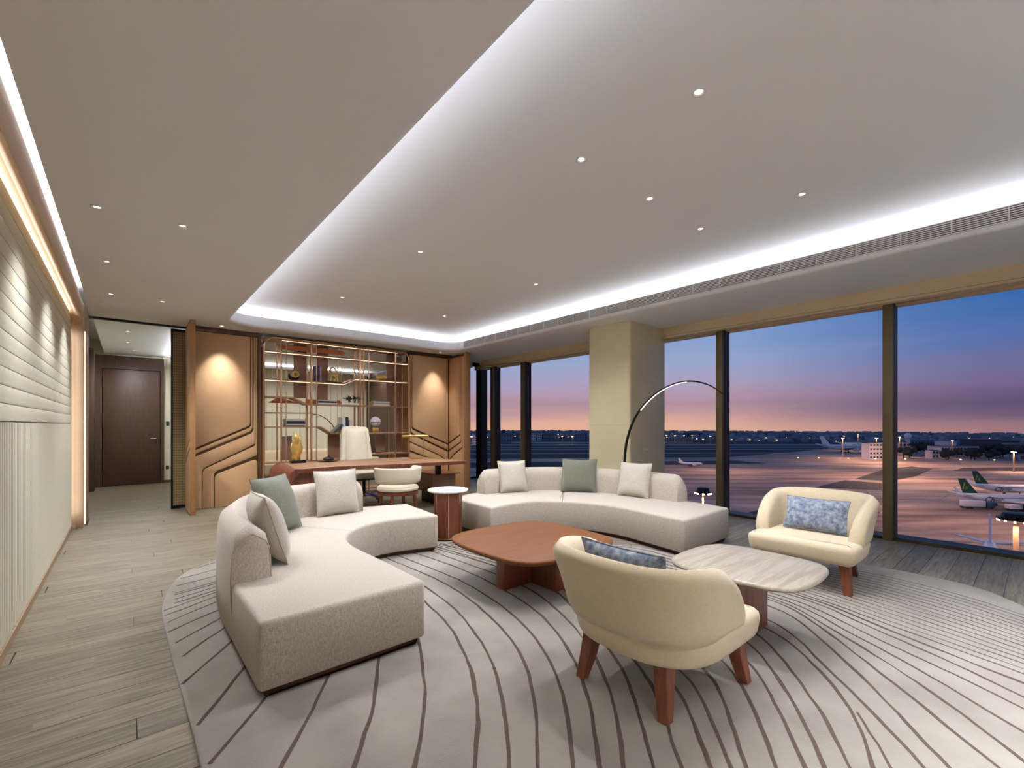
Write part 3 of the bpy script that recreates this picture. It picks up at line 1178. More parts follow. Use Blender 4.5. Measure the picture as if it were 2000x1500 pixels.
obj('roll', b, M_['blind'], bl, smooth=True)
bx('blind_cloth', 5.50, 6.30, 8.975, 8.979, 2.60, 2.72, M_['blind'], bl)
b = BM()
box(b, 6.30, 6.33, 8.91, 8.99, 2.68, ZC)
box(b, 5.47, 5.50, 8.91, 8.99, 2.68, ZC)
obj('bracket', b, M_['slat'], bl)
# wall closing the back room on the window side
bx('wall_back_room_right', 5.47, 5.60, 9.14, 12.9, 0, ZC, M_['door'], None, kind='structure')
# beige blind boxes along the window head
for nm, y0, y1 in (('trim_7', -1.7, 3.97), ('trim_8', 4.60, 8.66)):
    b = BM()
    box(b, 6.40, 6.47, y0, y1, 2.665, ZC)
    tb = obj(nm, b, M_['blind'], kind='structure')
    bx('lower_lip', 6.395, 6.50, y0, y1, 2.655, 2.668, M_['blind'], tb)
    bx('shadow_line', 6.398, 6.402, y0, y1, 2.685, 2.688, M_['bronze_dk'], tb)
    bx('blind_soffit', 6.47, 6.62, y0, y1, 2.70, 2.71, M_['mull_dk'], tb)
# stone column
b = BM()
loft(b, rpoly([(5.565, 3.89), (6.52, 3.89), (6.52, 4.67), (5.565, 4.67)], 0.035, 4), [(0, 0), (0, 1.298)])
col = obj('column', b, M_['column'], smooth=True, kind='structure')
b = BM()
loft(b, rpoly([(5.565, 3.89), (6.52, 3.89), (6.52, 4.67), (5.565, 4.67)], 0.035, 4), [(0, 1.301), (0, ZC)])
obj('upper_cladding', b, M_['column'], col, smooth=True)
b = BM()
box(b, 5.575, 6.51, 3.90, 4.66, 1.296, 1.303)
obj('joint', b, M_['cream_frame'], col)
bx('cover_plate', 5.93, 6.01, 3.884, 3.89, 0.92, 0.936, M_['slat'], col, bev=0.002)
# near wall behind the camera
bx('wall_near', -0.8, 6.9, -1.85, -1.7, 0, ZU, M_['white'], None, kind='structure')

# ================================================================ BACK ROOM seen through the shelves
s2 = thing('back_room_sofa', 'long low cream sofa against the wall of the room behind the shelves', 'sofa', (4.1, 12.4, 0))
b = BM()
loft(b, rpoly([(2.0, 12.25), (5.1, 12.25), (5.1, 12.8), (2.0, 12.8)], 0.18, 6), rprof(0.10, 0.66, 0.06))
obj('backrest', b, M_['boucle'], s2, smooth=True)
b = BM()
loft(b, catmull([(2.0, 11.75), (2.9, 11.55), (3.8, 11.75), (4.6, 11.5), (5.2, 11.7), (5.2, 12.24), (3.6, 12.24), (2.0, 12.24)], 6, True),
     rprof(0.10, 0.42, 0.06))
obj('seat', b, M_['offw'], s2, smooth=True)
bx('plinth', 2.15, 5.0, 11.95, 12.7, 0, 0.10, M_['plinth'], s2)
b = BM()
tube(b, [(1.2, 12.83, 1.61), (3.72, 12.83, 1.62), (4.0, 12.83, 1.57), (4.2, 12.83, 1.46), (4.35, 12.83, 1.30), (4.46, 12.83, 1.05), (4.5, 12.83, .7)], 0.012, 6)
obj('trim_9', b, M_['bronze_dk'], smooth=True, kind='structure')
for i, x in enumerate((1.9, 2.7, 3.5, 4.3, 5.05)):
    bx('trim_%d' % (10 + i), x - .005, x + .005, 12.828, 12.84, 0.06, ZC, M_['cream_frame'], None, kind='structure')
wd = bx('door_2', 5.34, 5.46, 9.5, 12.84, 0, 2.70, M_['door'], None, kind='structure')

# ================================================================ RUG
rug = thing('area_rug', 'large pale grey free-form rug with wavy charcoal lines under the seating', 'rug', (2.7, 2.3, 0))
b = BM()
loft(b, rug_loop, [(0, 0.0005), (0, 0.011), (.003, 0.0145), (0.012, 0.016)])
obj('pile', b, M_['rug'], rug, smooth=True, angle=60)
STRIPES = [[(0.46,4.92),(0.59,4.99)],
[(0.32,4.66),(0.56,4.75)],
[(0.25,4.46),(0.54,4.55)],
[(0.21,4.26),(0.52,4.38)],
[(0.2,4.22),(0.52,4.33)],
[(0.2,4.12),(0.51,4.24)],
[(0.18,4.02),(0.5,4.16)],
[(0.18,3.93),(0.49,4.1)],
[(0.18,3.83),(0.31,3.89),(0.48,4.0)],
[(0.19,3.68),(0.32,3.78),(0.47,3.87)],
[(0.18,3.5),(0.29,3.59),(0.47,3.7)],
[(0.19,3.29),(0.32,3.4),(0.47,3.54)],
[(0.2,3.05),(0.29,3.17),(0.47,3.36)],
[(0.2,2.75),(0.27,2.85),(0.35,2.96),(0.47,3.12)],
[(0.21,2.31),(0.32,2.49),(0.47,2.74)],
[(0.24,2.05),(0.36,2.2),(0.51,2.39)],
[(0.45,1.87),(0.6,2.08),(0.79,2.38)],
[(0.66,1.69),(0.84,1.95),(1.06,2.38)],
[(0.83,1.54),(0.96,1.72),(1.04,1.82),(1.12,1.96),(1.21,2.17),(1.31,2.39)],
[(1.0,1.39),(1.09,1.49),(1.18,1.6),(1.25,1.72),(1.36,1.9),(1.47,2.17),(1.58,2.47),(1.63,2.81)],
[(1.1,1.31),(1.25,1.5),(1.33,1.62),(1.43,1.79),(1.54,2.0),(1.64,2.28),(1.75,2.65),(1.79,3.09)],
[(1.18,1.24),(1.39,1.46),(1.56,1.68),(1.73,1.98),(1.84,2.35),(1.95,2.87),(1.96,3.36),(1.91,3.99)],
[(1.28,1.15),(1.55,1.43),(1.71,1.66),(1.9,2.01),(2.03,2.49),(2.1,3.05),(2.07,3.55),(2.03,4.02)],
[(1.36,1.09),(1.45,1.18),(1.64,1.36),(1.78,1.54),(1.9,1.71),(2.04,1.97),(2.18,2.33),(2.25,2.87),(2.27,3.44),(2.2,4.01)],
[(1.43,1.03),(1.5,1.08),(1.69,1.26),(1.85,1.44),(2.02,1.65),(2.23,2.06),(2.39,2.5),(2.42,2.93),(2.39,3.52),(2.35,4.06)],
[(1.6,1.04),(1.83,1.26),(1.98,1.41),(2.04,1.5),(2.54,2.43),(2.57,2.85),(2.53,3.46),(2.49,4.13)],
[(1.68,0.97),(1.79,1.07),(2.02,1.28),(2.66,2.53),(2.63,2.9),(2.66,3.51),(2.58,4.24)],
[(1.77,0.9),(1.96,1.05),(2.1,1.21),(2.62,2.75),(2.42,4.2)],
[(1.82,0.84),(2.05,1.03),(2.2,1.16),(2.71,2.75),(2.46,4.2)],
[(1.78,0.73),(1.87,0.8),(2.01,0.89),(2.15,0.98),(2.34,1.13),(2.8,2.75),(2.51,4.2)],
[(1.87,0.66),(1.98,0.73),(2.14,0.83),(2.31,0.96),(2.52,1.14),(2.89,2.75),(2.55,4.2)],
[(1.95,0.59),(2.02,0.64),(2.13,0.7),(2.28,0.8),(2.46,0.93),(2.63,1.06),(2.98,2.75),(2.59,4.2)],
[(2.01,0.54),(2.14,0.61),(2.25,0.68),(2.38,0.77),(2.55,0.89),(2.69,1.01),(2.85,1.15),(3.07,2.75),(2.64,4.2)],
[(2.08,0.48),(2.21,0.54),(2.31,0.6),(2.45,0.71),(2.62,0.83),(2.82,0.99),(3.01,1.17),(3.16,2.75),(2.68,4.2)],
[(2.15,0.42),(2.32,0.48),(2.48,0.54),(2.56,0.6),(2.71,0.72),(2.92,0.89),(3.09,1.08),(3.25,2.75),(2.73,4.2)],
[(2.29,0.3),(2.42,0.4),(2.52,0.48),(2.65,0.59),(2.79,0.72),(3.03,0.92),(3.24,1.11),(3.35,2.75),(2.77,4.2)],
[(2.36,0.24),(2.46,0.31),(2.59,0.4),(2.77,0.53),(2.94,0.67),(3.2,0.89),(3.49,1.16),(3.44,2.75),(2.81,4.2)],
[(2.5,0.12),(2.63,0.24),(2.79,0.38),(2.93,0.5),(3.1,0.67),(3.35,0.91),(3.62,1.2),(3.53,2.75),(2.86,4.2)],
[(2.61,0.05),(2.75,0.16),(2.89,0.29),(3.05,0.45),(3.19,0.62),(3.36,0.85),(3.65,1.19),(3.62,2.75),(2.9,4.2)],
[(2.85,0.05),(2.91,0.12),(3.02,0.25),(3.16,0.41),(3.29,0.6),(3.43,0.82),(3.69,1.16),(3.71,2.75),(2.94,4.2)],
[(3.09,0.06),(3.18,0.18),(3.27,0.33),(3.36,0.54),(3.52,0.8),(3.74,1.12),(3.8,2.75),(2.99,4.2)],
[(3.22,0.06),(3.38,0.28),(3.48,0.49),(3.6,0.74),(3.81,1.06),(3.89,2.75),(3.03,4.2)],
[(3.39,0.06),(3.46,0.23),(3.55,0.43),(3.66,0.71),(3.85,1.03),(3.98,2.75),(3.08,4.2)],
[(3.52,0.06),(3.63,0.37),(3.73,0.68),(3.88,1.0),(4.07,2.75),(3.12,4.2)],
[(2.2,0.38),(2.35,0.46),(2.48,0.54)],
[(3.59,0.06),(3.68,0.3),(3.76,0.54),(3.85,0.79),(3.95,1.02),(4.16,2.66),(3.35,4.12)],
[(3.67,0.06),(3.76,0.3),(3.84,0.55),(3.93,0.8),(4.01,1.04),(4.18,2.67),(3.4,4.09)],
[(3.74,0.06),(3.84,0.31),(3.92,0.56),(4.0,0.81),(4.08,1.06),(4.21,2.69),(3.45,4.06)],
[(3.81,0.07),(3.92,0.31),(4.0,0.57),(4.08,0.83),(4.15,1.08),(4.23,2.7),(3.5,4.03)],
[(3.88,0.07),(4.0,0.32),(4.08,0.57),(4.15,0.84),(4.21,1.1),(4.25,2.71),(3.55,3.99)],
[(3.96,0.07),(4.08,0.32),(4.16,0.58),(4.23,0.85),(4.28,1.12),(4.27,2.73),(3.6,3.96)],
[(4.03,0.07),(4.15,0.32),(4.24,0.59),(4.31,0.86),(4.34,1.14),(4.3,2.74),(3.65,3.93)],
[(4.1,0.07),(4.23,0.33),(4.32,0.6),(4.38,0.88),(4.41,1.16),(4.32,2.75),(3.7,3.9)],
[(4.17,0.07),(4.31,0.33),(4.4,0.6),(4.46,0.89),(4.48,1.17),(4.34,2.76),(3.75,3.87)],
[(4.25,0.07),(4.39,0.33),(4.48,0.61),(4.53,0.9),(4.54,1.19),(4.36,2.77),(3.8,3.84)],
[(4.32,0.07),(4.47,0.34),(4.56,0.62),(4.61,0.92),(4.61,1.21),(4.39,2.79),(3.85,3.81)],
[(4.39,0.07),(4.55,0.34),(4.64,0.63),(4.69,0.93),(4.67,1.23),(4.41,2.8),(3.9,3.78)],
[(4.46,0.08),(4.63,0.34),(4.72,0.63),(4.76,0.94),(4.74,1.25),(4.43,2.81),(3.95,3.74)],
[(4.54,0.08),(4.7,0.35),(4.8,0.64),(4.84,0.96),(4.81,1.27),(4.46,2.82),(4.0,3.71)],
[(4.61,0.08),(4.78,0.35),(4.88,0.65),(4.91,0.97),(4.87,1.29),(4.48,2.84),(4.05,3.68)]]
rug_in = offset(rug_loop, 0.006)
rnd = random.Random(3)
for si, S in enumerate(STRIPES):
    L_ = sum((Vector(q) - Vector(p)).length for p, q in zip(S, S[1:]))
    pts = resample([(p[0], p[1]) for p in S], max(8, int(L_ / 0.06)))
    for _ in range(14 if len(S) > 4 else 3):
        pts = [pts[0]] + [((a[0] + 2 * c[0] + d[0]) / 4, (a[1] + 2 * c[1] + d[1]) / 4) for a, c, d in zip(pts, pts[1:], pts[2:])] + [pts[-1]]
    # carry the line on towards the edge of the rug
    d0 = Vector(pts[0]) - Vector(pts[3])
    d1 = Vector(pts[-1]) - Vector(pts[-4])
    d0.normalize(); d1.normalize()
    if True:
        pts = [tuple(Vector(pts[0]) + d0 * (1.6 * (1 - k / 14))) for k in range(14)] + pts
    if si < 25:
        pts = pts + [tuple(Vector(pts[-1]) + d1 * (0.5 * k / 6)) for k in range(1, 7)]
    pts = resample(pts, max(24, int(len(pts) * 1.3)))
    w0 = 0.0070 if si < 10 else (0.0085 if si < 44 else 0.0055)
    if si == 42: w0 = 0.011
    rows = []
    run = []
    runs = []
    for i, p in enumerate(pts):
        if inside((p[0], p[1]), rug_in):
            run.append(i)
        else:
            if len(run) > 2: runs.append(run)
            run = []
    if len(run) > 2: runs.append(run)
    if not runs:
        continue
    b = BM()
    for run in runs:
        rows = []
        for i in run:
            p = Vector(pts[i]).to_2d()
            a = Vector(pts[max(0, i - 1)]).to_2d()
            c = Vector(pts[min(len(pts) - 1, i + 1)]).to_2d()
            d = (c - a).normalized()
            n = Vector((-d.y, d.x))
            w = w0 * (0.72 + 0.5 * noise.noise(Vector((p.x * 5, p.y * 5, si))) + .25)
            j = n * 0.006 * noise.noise(Vector((p.x * 9, p.y * 9, si * 3.1)))
            rows.append([b.verts.new((p.x + j.x + n.x * w, p.y + j.y + n.y * w, 0.0165)),
                         b.verts.new((p.x + j.x, p.y + j.y, 0.0175)),
                         b.verts.new((p.x + j.x - n.x * w, p.y + j.y - n.y * w, 0.0165))])
        for A, B in zip(rows, rows[1:]):
            for k in range(2):
                b.faces.new((A[k], A[k + 1], B[k + 1], B[k]))
    obj('stripe', b, M_['stripe'], rug)


# ================================================================ SOFAS
def sweep_back(bm, center, z0=0.05, z1=0.70, r_end=0.11, th=0.105):
    """curved bolster back: rounded section swept along its centre line"""
    pts = resample(catmull(center, 10), 64)
    P = [Vector(p).to_2d() for p in pts]
    L = [0]
    for a, c in zip(P, P[1:]):
        L.append(L[-1] + (c - a).length)
    tot = L[-1]
    # section (n across, t height 0..1)
    sec = []
    H = 12
    for k in range(H + 1):           # inner side up
        t = k / H
        sec.append((1, t))
    for k in range(H + 1):
        t = 1 - k / H
        sec.append((-1, t))
    rings = []
    for i, p in enumerate(P):
        d = (P[min(i + 1, len(P) - 1)] - P[max(i - 1, 0)]).normalized()
        n = Vector((-d.y, d.x))
        e = min(L[i], tot - L[i])
        zt = z1
        if e < r_end:
            zt = z1 - r_end + math.sqrt(max(0, r_end ** 2 - (r_end - e) ** 2))
        ring = []
        for s, t in sec:
            z = z0 + (zt - z0) * t
            # width profile: bulging middle, rounded crest
            wd = 0.80 + 0.20 * math.sin(PI * min(1, t * 0.95 + .02))
            cr = 1.0
            tt = (zt - z) / 0.10
            if tt < 1:
                cr = math.sqrt(max(0.0, 1 - (1 - tt) ** 2)) * 0.9 + 0.1
            q = p + n * (s * th * wd * cr)
            ring.append(bm.verts.new((q.x, q.y, z)))
        rings.append(ring)
    m = len(sec)
    for a, c in zip(rings, rings[1:]):
        for k in range(m):
            bm.faces.new((a[k], a[(k + 1) % m], c[(k + 1) % m], c[k]))
    # bulging end caps
    for rg, o, sgn in ((rings[0], P[0] - P[1], 1), (rings[-1], P[-1] - P[-2], -1)):
        o = o.normalized() * 0.018
        cen = []
        for k in range(H + 1):
            a, c = rg[k], rg[m - 1 - k]
            mid = (a.co + c.co) / 2 + Vector((o.x, o.y, 0)) * min(1, (rg[H].co.z - a.co.z) / 0.05 + .0)
            cen.append(bm.verts.new(mid))
        for k in range(H):
            try:
                bm.faces.new((rg[k], rg[k + 1], cen[k + 1], cen[k]))
                bm.faces.new((rg[m - 1 - k], cen[k], cen[k + 1], rg[m - 2 - k]))
            except ValueError:
                pass
    return rings, m


def make_sofa(label, inner, outer, center, seam, loc, group, r_end):
    t = thing('curved_sofa', label, 'sofa', loc, 0, group)
    # seat loop: outer path then inner path back
    oc = catmull(outer, 6)
    ic = catmull(inner, 6)
    loop = ccw([(p[0], p[1]) for p in oc] + [(p[0], p[1]) for p in ic[::-1]])
    # soften the corners of the seat ends
    loop2 = []
    n = len(loop)
    for i in range(n):
        p, a, c = Vector(loop[i]), Vector(loop[i - 1]), Vector(loop[(i + 1) % n])
        ang = (a - p).angle(c - p)
        if ang < math.radians(130):
            for k in range(5):
                f = k / 4
                q0 = p + (a - p).normalized() * 0.028
                q1 = p + (c - p).normalized() * 0.028
                q = q0 * (1 - f) ** 2 + p * 2 * f * (1 - f) + q1 * f ** 2
                loop2.append((q.x, q.y))
        else:
            loop2.append((p.x, p.y))
    loop = loop2
    # split into two modules along the seam line (two points)
    (sx0, sy0), (sx1, sy1) = seam
    dx, dy = sx1 - sx0, sy1 - sy0

    def side(p):
        return (p[0] - sx0) * dy - (p[1] - sy0) * dx

    for sgn in (1, -1):
        poly = []
        for i in range(len(loop)):
            p, q = loop[i], loop[(i + 1) % len(loop)]
            sp, sq = side(p) * sgn, side(q) * sgn
            if sp > 0.0:
                poly.append(p)
            if (sp > 0) != (sq > 0):
                f = sp / (sp - sq)
                poly.append((p[0] + (q[0] - p[0]) * f, p[1] + (q[1] - p[1]) * f))
        # drop near duplicate points
        cl = []
        for p in poly:
            if not cl or (Vector(p) - Vector(cl[-1])).length > 0.004:
                cl.append(p)
        if (Vector(cl[0]) - Vector(cl[-1])).length < 0.004:
            cl.pop()
        b = BM()
        pf = [(0.012, 0.058), (0.0, 0.07)] + rprof(0.05, 0.385, 0.026, 5, bottom=False)[1:]
        loft(b, cl, pf)
        obj('seat_module', b, M_['sofa'], t, smooth=True, angle=50)
        b = BM()
        loft(b, ccw(cl), [(0.05, 0.0178), (0.03, 0.058)])
        obj('plinth', b, M_['plinth'], t)
    b = BM()
    rings, m = sweep_back(b, center, r_end=r_end)
    e0 = [v.co.copy() for v in rings[0]]
    e1 = [v.co.copy() for v in rings[-1]]
    obj('backrest', b, M_['sofa'], t, smooth=True, angle=60)
    for e in (e0, e1):
        b = BM()
        tube(b, e, 0.004, 6)
        obj('piping', b, M_['piping'], t, smooth=True)
    return t


make_sofa('large curved oatmeal sofa with rounded low back, nearest on the left',
          [(1.335, 2.35), (1.325, 2.9), (1.31, 3.40), (1.37, 3.69), (1.50, 3.90), (1.72, 4.05), (1.98, 4.08), (2.41, 3.985)],
          [(0.46, 2.34), (0.455, 2.97), (0.455, 3.45), (0.51, 4.0), (0.70, 4.50), (1.05, 4.85), (1.5, 4.97), (2.0, 4.93), (2.48, 4.80)],
          [(0.555, 3.02), (0.557, 3.5), (0.62, 4.0), (0.79, 4.42), (1.10, 4.75), (1.5, 4.86), (1.93, 4.83)],
          ((1.50, 3.86), (1.02, 4.62)), (1.2, 3.6, 0), 'curved oatmeal sofas', 0.045)
make_sofa('curved oatmeal sofa by the windows, facing the wooden coffee table',
          [(4.08, 2.23), (4.15, 2.7), (4.20, 3.1), (4.13, 3.45), (3.97, 3.74), (3.74, 3.96), (3.42, 4.02), (3.07, 3.97)],
          [(5.075, 2.25), (5.16, 2.8), (5.19, 3.3), (5.14, 3.78), (4.96, 4.25), (4.62, 4.68), (4.15, 4.93), (3.6, 4.98), (3.12, 4.84)],
          [(5.06, 2.80), (5.085, 3.3), (5.04, 3.75), (4.87, 4.19), (4.55, 4.59), (4.1, 4.82), (3.60, 4.87)],
          ((3.97, 3.74), (4.75, 4.42)), (4.2, 3.6, 0), 'curved oatmeal sofas', 0.085)


# ================================================================ CUSHIONS
def cushion_bm(w, h, th, seed=0, n=16):
    """pillow standing in the xz plane, centre at origin, pinched corners"""
    bm = BM()
    grid = {}
    rr = random.Random(seed)
    ph = rr.random() * 10
    for s in (1, -1):
        for i in range(n + 1):
            for j in range(n + 1):
                u, v = -1 + 2 * i / n, -1 + 2 * j / n
                edge = i in (0, n) or j in (0, n)
                if s == -1 and edge:
                    grid[(s, i, j)] = grid[(1, i, j)]
                    continue
                f = ((1 - abs(u) ** 2.6) * (1 - abs(v) ** 2.6))
                f = max(0, f) ** 0.55
                # pull the side mid points in a little: corners stand out as ears
                x = u * w / 2 * (1 - 0.055 * (1 - v * v))
                z = v * h / 2 * (1 - 0.055 * (1 - u * u))
                wr = 0.006 * noise.noise(Vector((u * 2.2 + ph, v * 2.2, s * 3))) * (1 - f * .3)
                y = s * (th / 2 * f + wr * (0 if edge else 1))
                grid[(s, i, j)] = bm.verts.new((x, y, z))
    for s in (1, -1):
        for i in range(n):
            for j in range(n):
                q = [grid[(s, i, j)], grid[(s, i + 1, j)], grid[(s, i + 1, j + 1)], grid[(s, i, j + 1)]]
                bm.faces.new(q if s < 0 else q[::-1])
    loop = [(i, 0) for i in range(n)] + [(n, j) for j in range(n)] + [(i, n) for i in range(n, 0, -1)] + [(0, j) for j in range(n, 0, -1)]
    return bm, [grid[(1, i, j)].co.copy() for i, j in loop]


def cushion(label, bl, br, top_mid, h, th, m, mp, seed=0, group=None, name='cushion'):
    """bl, br bottom corners on the seat; top_mid a point the upright edge leans towards"""
    BL, BR, T = Vector(bl), Vector(br), Vector(top_mid)
    x = (BR - BL)
    w = x.length
    x.normalize()
    mid = (BL + BR) / 2
    z = (T - mid)
    z = (z - x * z.dot(x)).normalized()
    y = z.cross(x)
    c = mid + z * (h / 2) + Vector((0, 0, 0.004))
    t = bpy.data.objects.new(name, None)
    t.empty_display_size = .1
    C.objects.link(t)
    t.matrix_basis = Matrix.Translation(mid) @ Matrix((x, y, z)).transposed().to_4x4()
    finish(t, label, 'cushion', group)
    bm, edge = cushion_bm(w * 1.02, h, th, seed)
    bm.transform(Matrix.Translation((0, 0, h / 2 + .004)))
    obj('cover', bm, m, t, smooth=True, world=False, angle=80)
    b = BM()
    tube(b, [e + Vector((0, 0, h / 2 + .004)) for e in edge], 0.0035, 6, closed=True)
    obj('piping', b, mp, t, smooth=True, world=False)
    return t


SZ = 0.385
SG = 'square cushions on the two sofas'
cushion('oatmeal square cushion nearest the camera, seen edge-on on the left sofa', (0.80, 3.66, SZ), (0.80, 3.20, SZ), (0.655, 3.43, .86), 0.47, 0.19,
        M_['cush'], M_['piping'], 1, SG)
cushion('sage green square cushion in the bend of the left sofa', (0.86, 4.02, SZ), (1.20, 4.34, SZ), (0.93, 4.31, .86), 0.50, 0.17,
        M_['cushg'], M_['pipingg'], 2, SG)
cushion('oatmeal square cushion at the far end of the left sofa back', (1.43, 4.64, SZ), (1.86, 4.66, SZ), (1.62, 4.77, .86), 0.46, 0.16,
        M_['cush'], M_['piping'], 3, SG)
cushion('oatmeal square cushion at the left end of the window sofa', (3.80, 4.70, SZ), (4.17, 4.56, SZ), (4.04, 4.76, .82), 0.44, 0.15,
        M_['cush'], M_['piping'], 4, SG)
cushion('sage green square cushion in the bend of the window sofa', (4.53, 4.28, SZ), (4.81, 3.90, SZ), (4.80, 4.17, .84), 0.46, 0.16,
        M_['cushg'], M_['pipingg'], 5, SG)
cushion('oatmeal square cushion at the right end of the window sofa', (4.86, 3.60, SZ), (4.91, 3.17, SZ), (5.0, 3.39, .83), 0.44, 0.15,
        M_['cush'], M_['piping'], 6, SG)

# ================================================================ COFFEE TABLES


def squircle(cx, cy, hx, hy, n=3.0, k=48, bulge=0.0):
    out = []
    for i in range(k):
        a = 2 * PI * i / k
        c, s = math.cos(a), math.sin(a)
        out.append((cx + hx * math.copysign(abs(c) ** (2 / n), c), cy + hy * math.copysign(abs(s) ** (2 / n), s)))
    return out


def softsquare(cx, cy, h, bulge, r, rot=0.0, hy=None):
    """square with bowed sides and rounded corners"""
    hy = hy or h
    cs = [(-h, -hy), (h, -hy), (h, hy), (-h, hy)]
    pts = []
    for i in range(4):
        a, c = Vector(cs[i]), Vector(cs[(i + 1) % 4])
        nrm = Vector(((c - a).y, -(c - a).x)).normalized()
        for k in range(10):
            f = k / 10
            q = a.lerp(c, f) + nrm * bulge * 4 * f * (1 - f)
            pts.append((q.x, q.y))
    cr, sr = math.cos(rot), math.sin(rot)
    pts = [(cx + x * cr - y * sr, cy + x * sr + y * cr) for x, y in pts]
    R = [r if i % 10 == 0 else 0 for i in range(40)]
    # corner rounding over several neighbours
    for _ in range(int(r)):
        pts = [((pts[i - 1][0] + 2 * pts[i][0] + pts[(i + 1) % 40][0]) / 4, (pts[i - 1][1] + 2 * pts[i][1] + pts[(i + 1) % 40][1]) / 4)
               for i in range(40)]
    c2 = catmull(pts, 3, True)
    return [(p[0], p[1]) for p in c2]


t = thing('coffee_table', 'low wooden coffee table with rounded square top and cross-shaped base', 'coffee table', (2.55, 2.76, 0), 0)
b = BM()
loft(b, softsquare(2.555, 2.755, 0.53, 0.045, 5), [(0.06, 0.318), (0.022, 0.324), (0.004, 0.338), (0.0, 0.350), (0.006, 0.360), (0.02, 0.365)])
obj('table_top', b, M_['walnut'], t, smooth=True, angle=50)
b = BM()
box(b, 2.22, 2.90, 2.70, 2.80, 0.017, 0.32, None, 0.004)
obj('base_panel', b, M_['mahog'], t, smooth=True)
b = BM()
box(b, 2.50, 2.60, 2.42, 3.10, 0.017, 0.32, None, 0.004)
obj('base_panel', b, M_['mahog'], t, smooth=True)

t = thing('coffee_table', 'beige veined marble coffee table on a wooden cross base between the two armchairs', 'coffee table', (2.9, 1.2, 0), 0)
b = BM()
loft(b, softsquare(2.915, 1.185, 0.345, 0.035, 5, 0, 0.362), [(0.03, 0.418), (0.006, 0.424), (0.0, 0.434), (0.004, 0.444), (0.014, 0.449)])
obj('table_top', b, M_['marble'], t, smooth=True, angle=50)
b = BM()
box(b, 2.70, 3.12, 1.14, 1.24, 0.017, 0.42, None, 0.004)
obj('base_panel', b, M_['mahog'], t, smooth=True)
b = BM()
box(b, 2.84, 2.94, 1.245, 1.50, 0.017, 0.42, None, 0.004)
obj('base_panel', b, M_['mahog'], t, smooth=True)
for sx, sy in ((-1, 1), (1, 1)):
    b = BM()
    cx, cy = 2.89 + sx * .05, 1.24
    arc = [(cx + sx * 0.085 * math.sin(a), cy + 0.085 - .085 * math.cos(a)) for a in [PI / 2 * k / 6 for k in range(7)]]
    pl = [(cx, cy)] + arc + [(cx, cy + 0.085)]
    loft(b, pl, [(0, 0.02), (0, 0.415)])
    obj('metal_quarter', b, M_['brass'], t, smooth=True)

t = thing('side_table', 'small round white marble side table on a fluted brown pedestal between the sofas', 'side table', (2.81, 4.44, 0))
b = BM()
lathe(b, [(0, 0.535), (0.20, 0.535), (0.225, 0.540), (0.232, 0.55), (0.23, 0.560), (0.22, 0.565), (0, 0.566)], 2.81, 4.44, 48)
obj('table_top', b, M_['marble_w'], t, smooth=True)
b = BM()
lathe(b, [(0.15, 0.03), (0.152, 0.04), (0.165, 0.53)], 2.81, 4.44, 40)
obj('pedestal', b, M_['mahog'], t, smooth=True)
b = BM()
lathe(b, [(0.170, 0.016), (0.172, 0.02), (0.168, 0.03)], 2.81, 4.44, 40)
obj('base_ring', b, M_['rose'], t, smooth=True)
for a in (-2.10, -1.2, -3.0, -.3, .6, 1.5, 2.4):
    b = BM()
    x, y = 2.81 + math.cos(a) * .155, 4.44 + math.sin(a) * .155
    box(b, -0.006, 0.010, -0.004, 0.004, 0.03, 0.533, Matrix.Translation((x, y, 0)) @ Matrix.Rotation(a, 4, 'Z'))
    obj('metal_strip', b, M_['rose'], t)


# ================================================================ ARMCHAIRS
def d_path(n=40, hx=0.36, hy=0.385, xf=0.14, ex=2.5):
    """rear D outline from the right front to the left front (ccw), local coords, front = +x"""
    pts = [(xf, -hy)]
    for k in range(n + 1):
        a = -PI / 2 + PI * k / n
        c, s = math.cos(a), math.sin(a)
        pts.append((-hx * abs(c) ** (2 / ex), hy * math.copysign(abs(s) ** (2 / ex), s)))
    pts.append((xf, hy))
    return pts


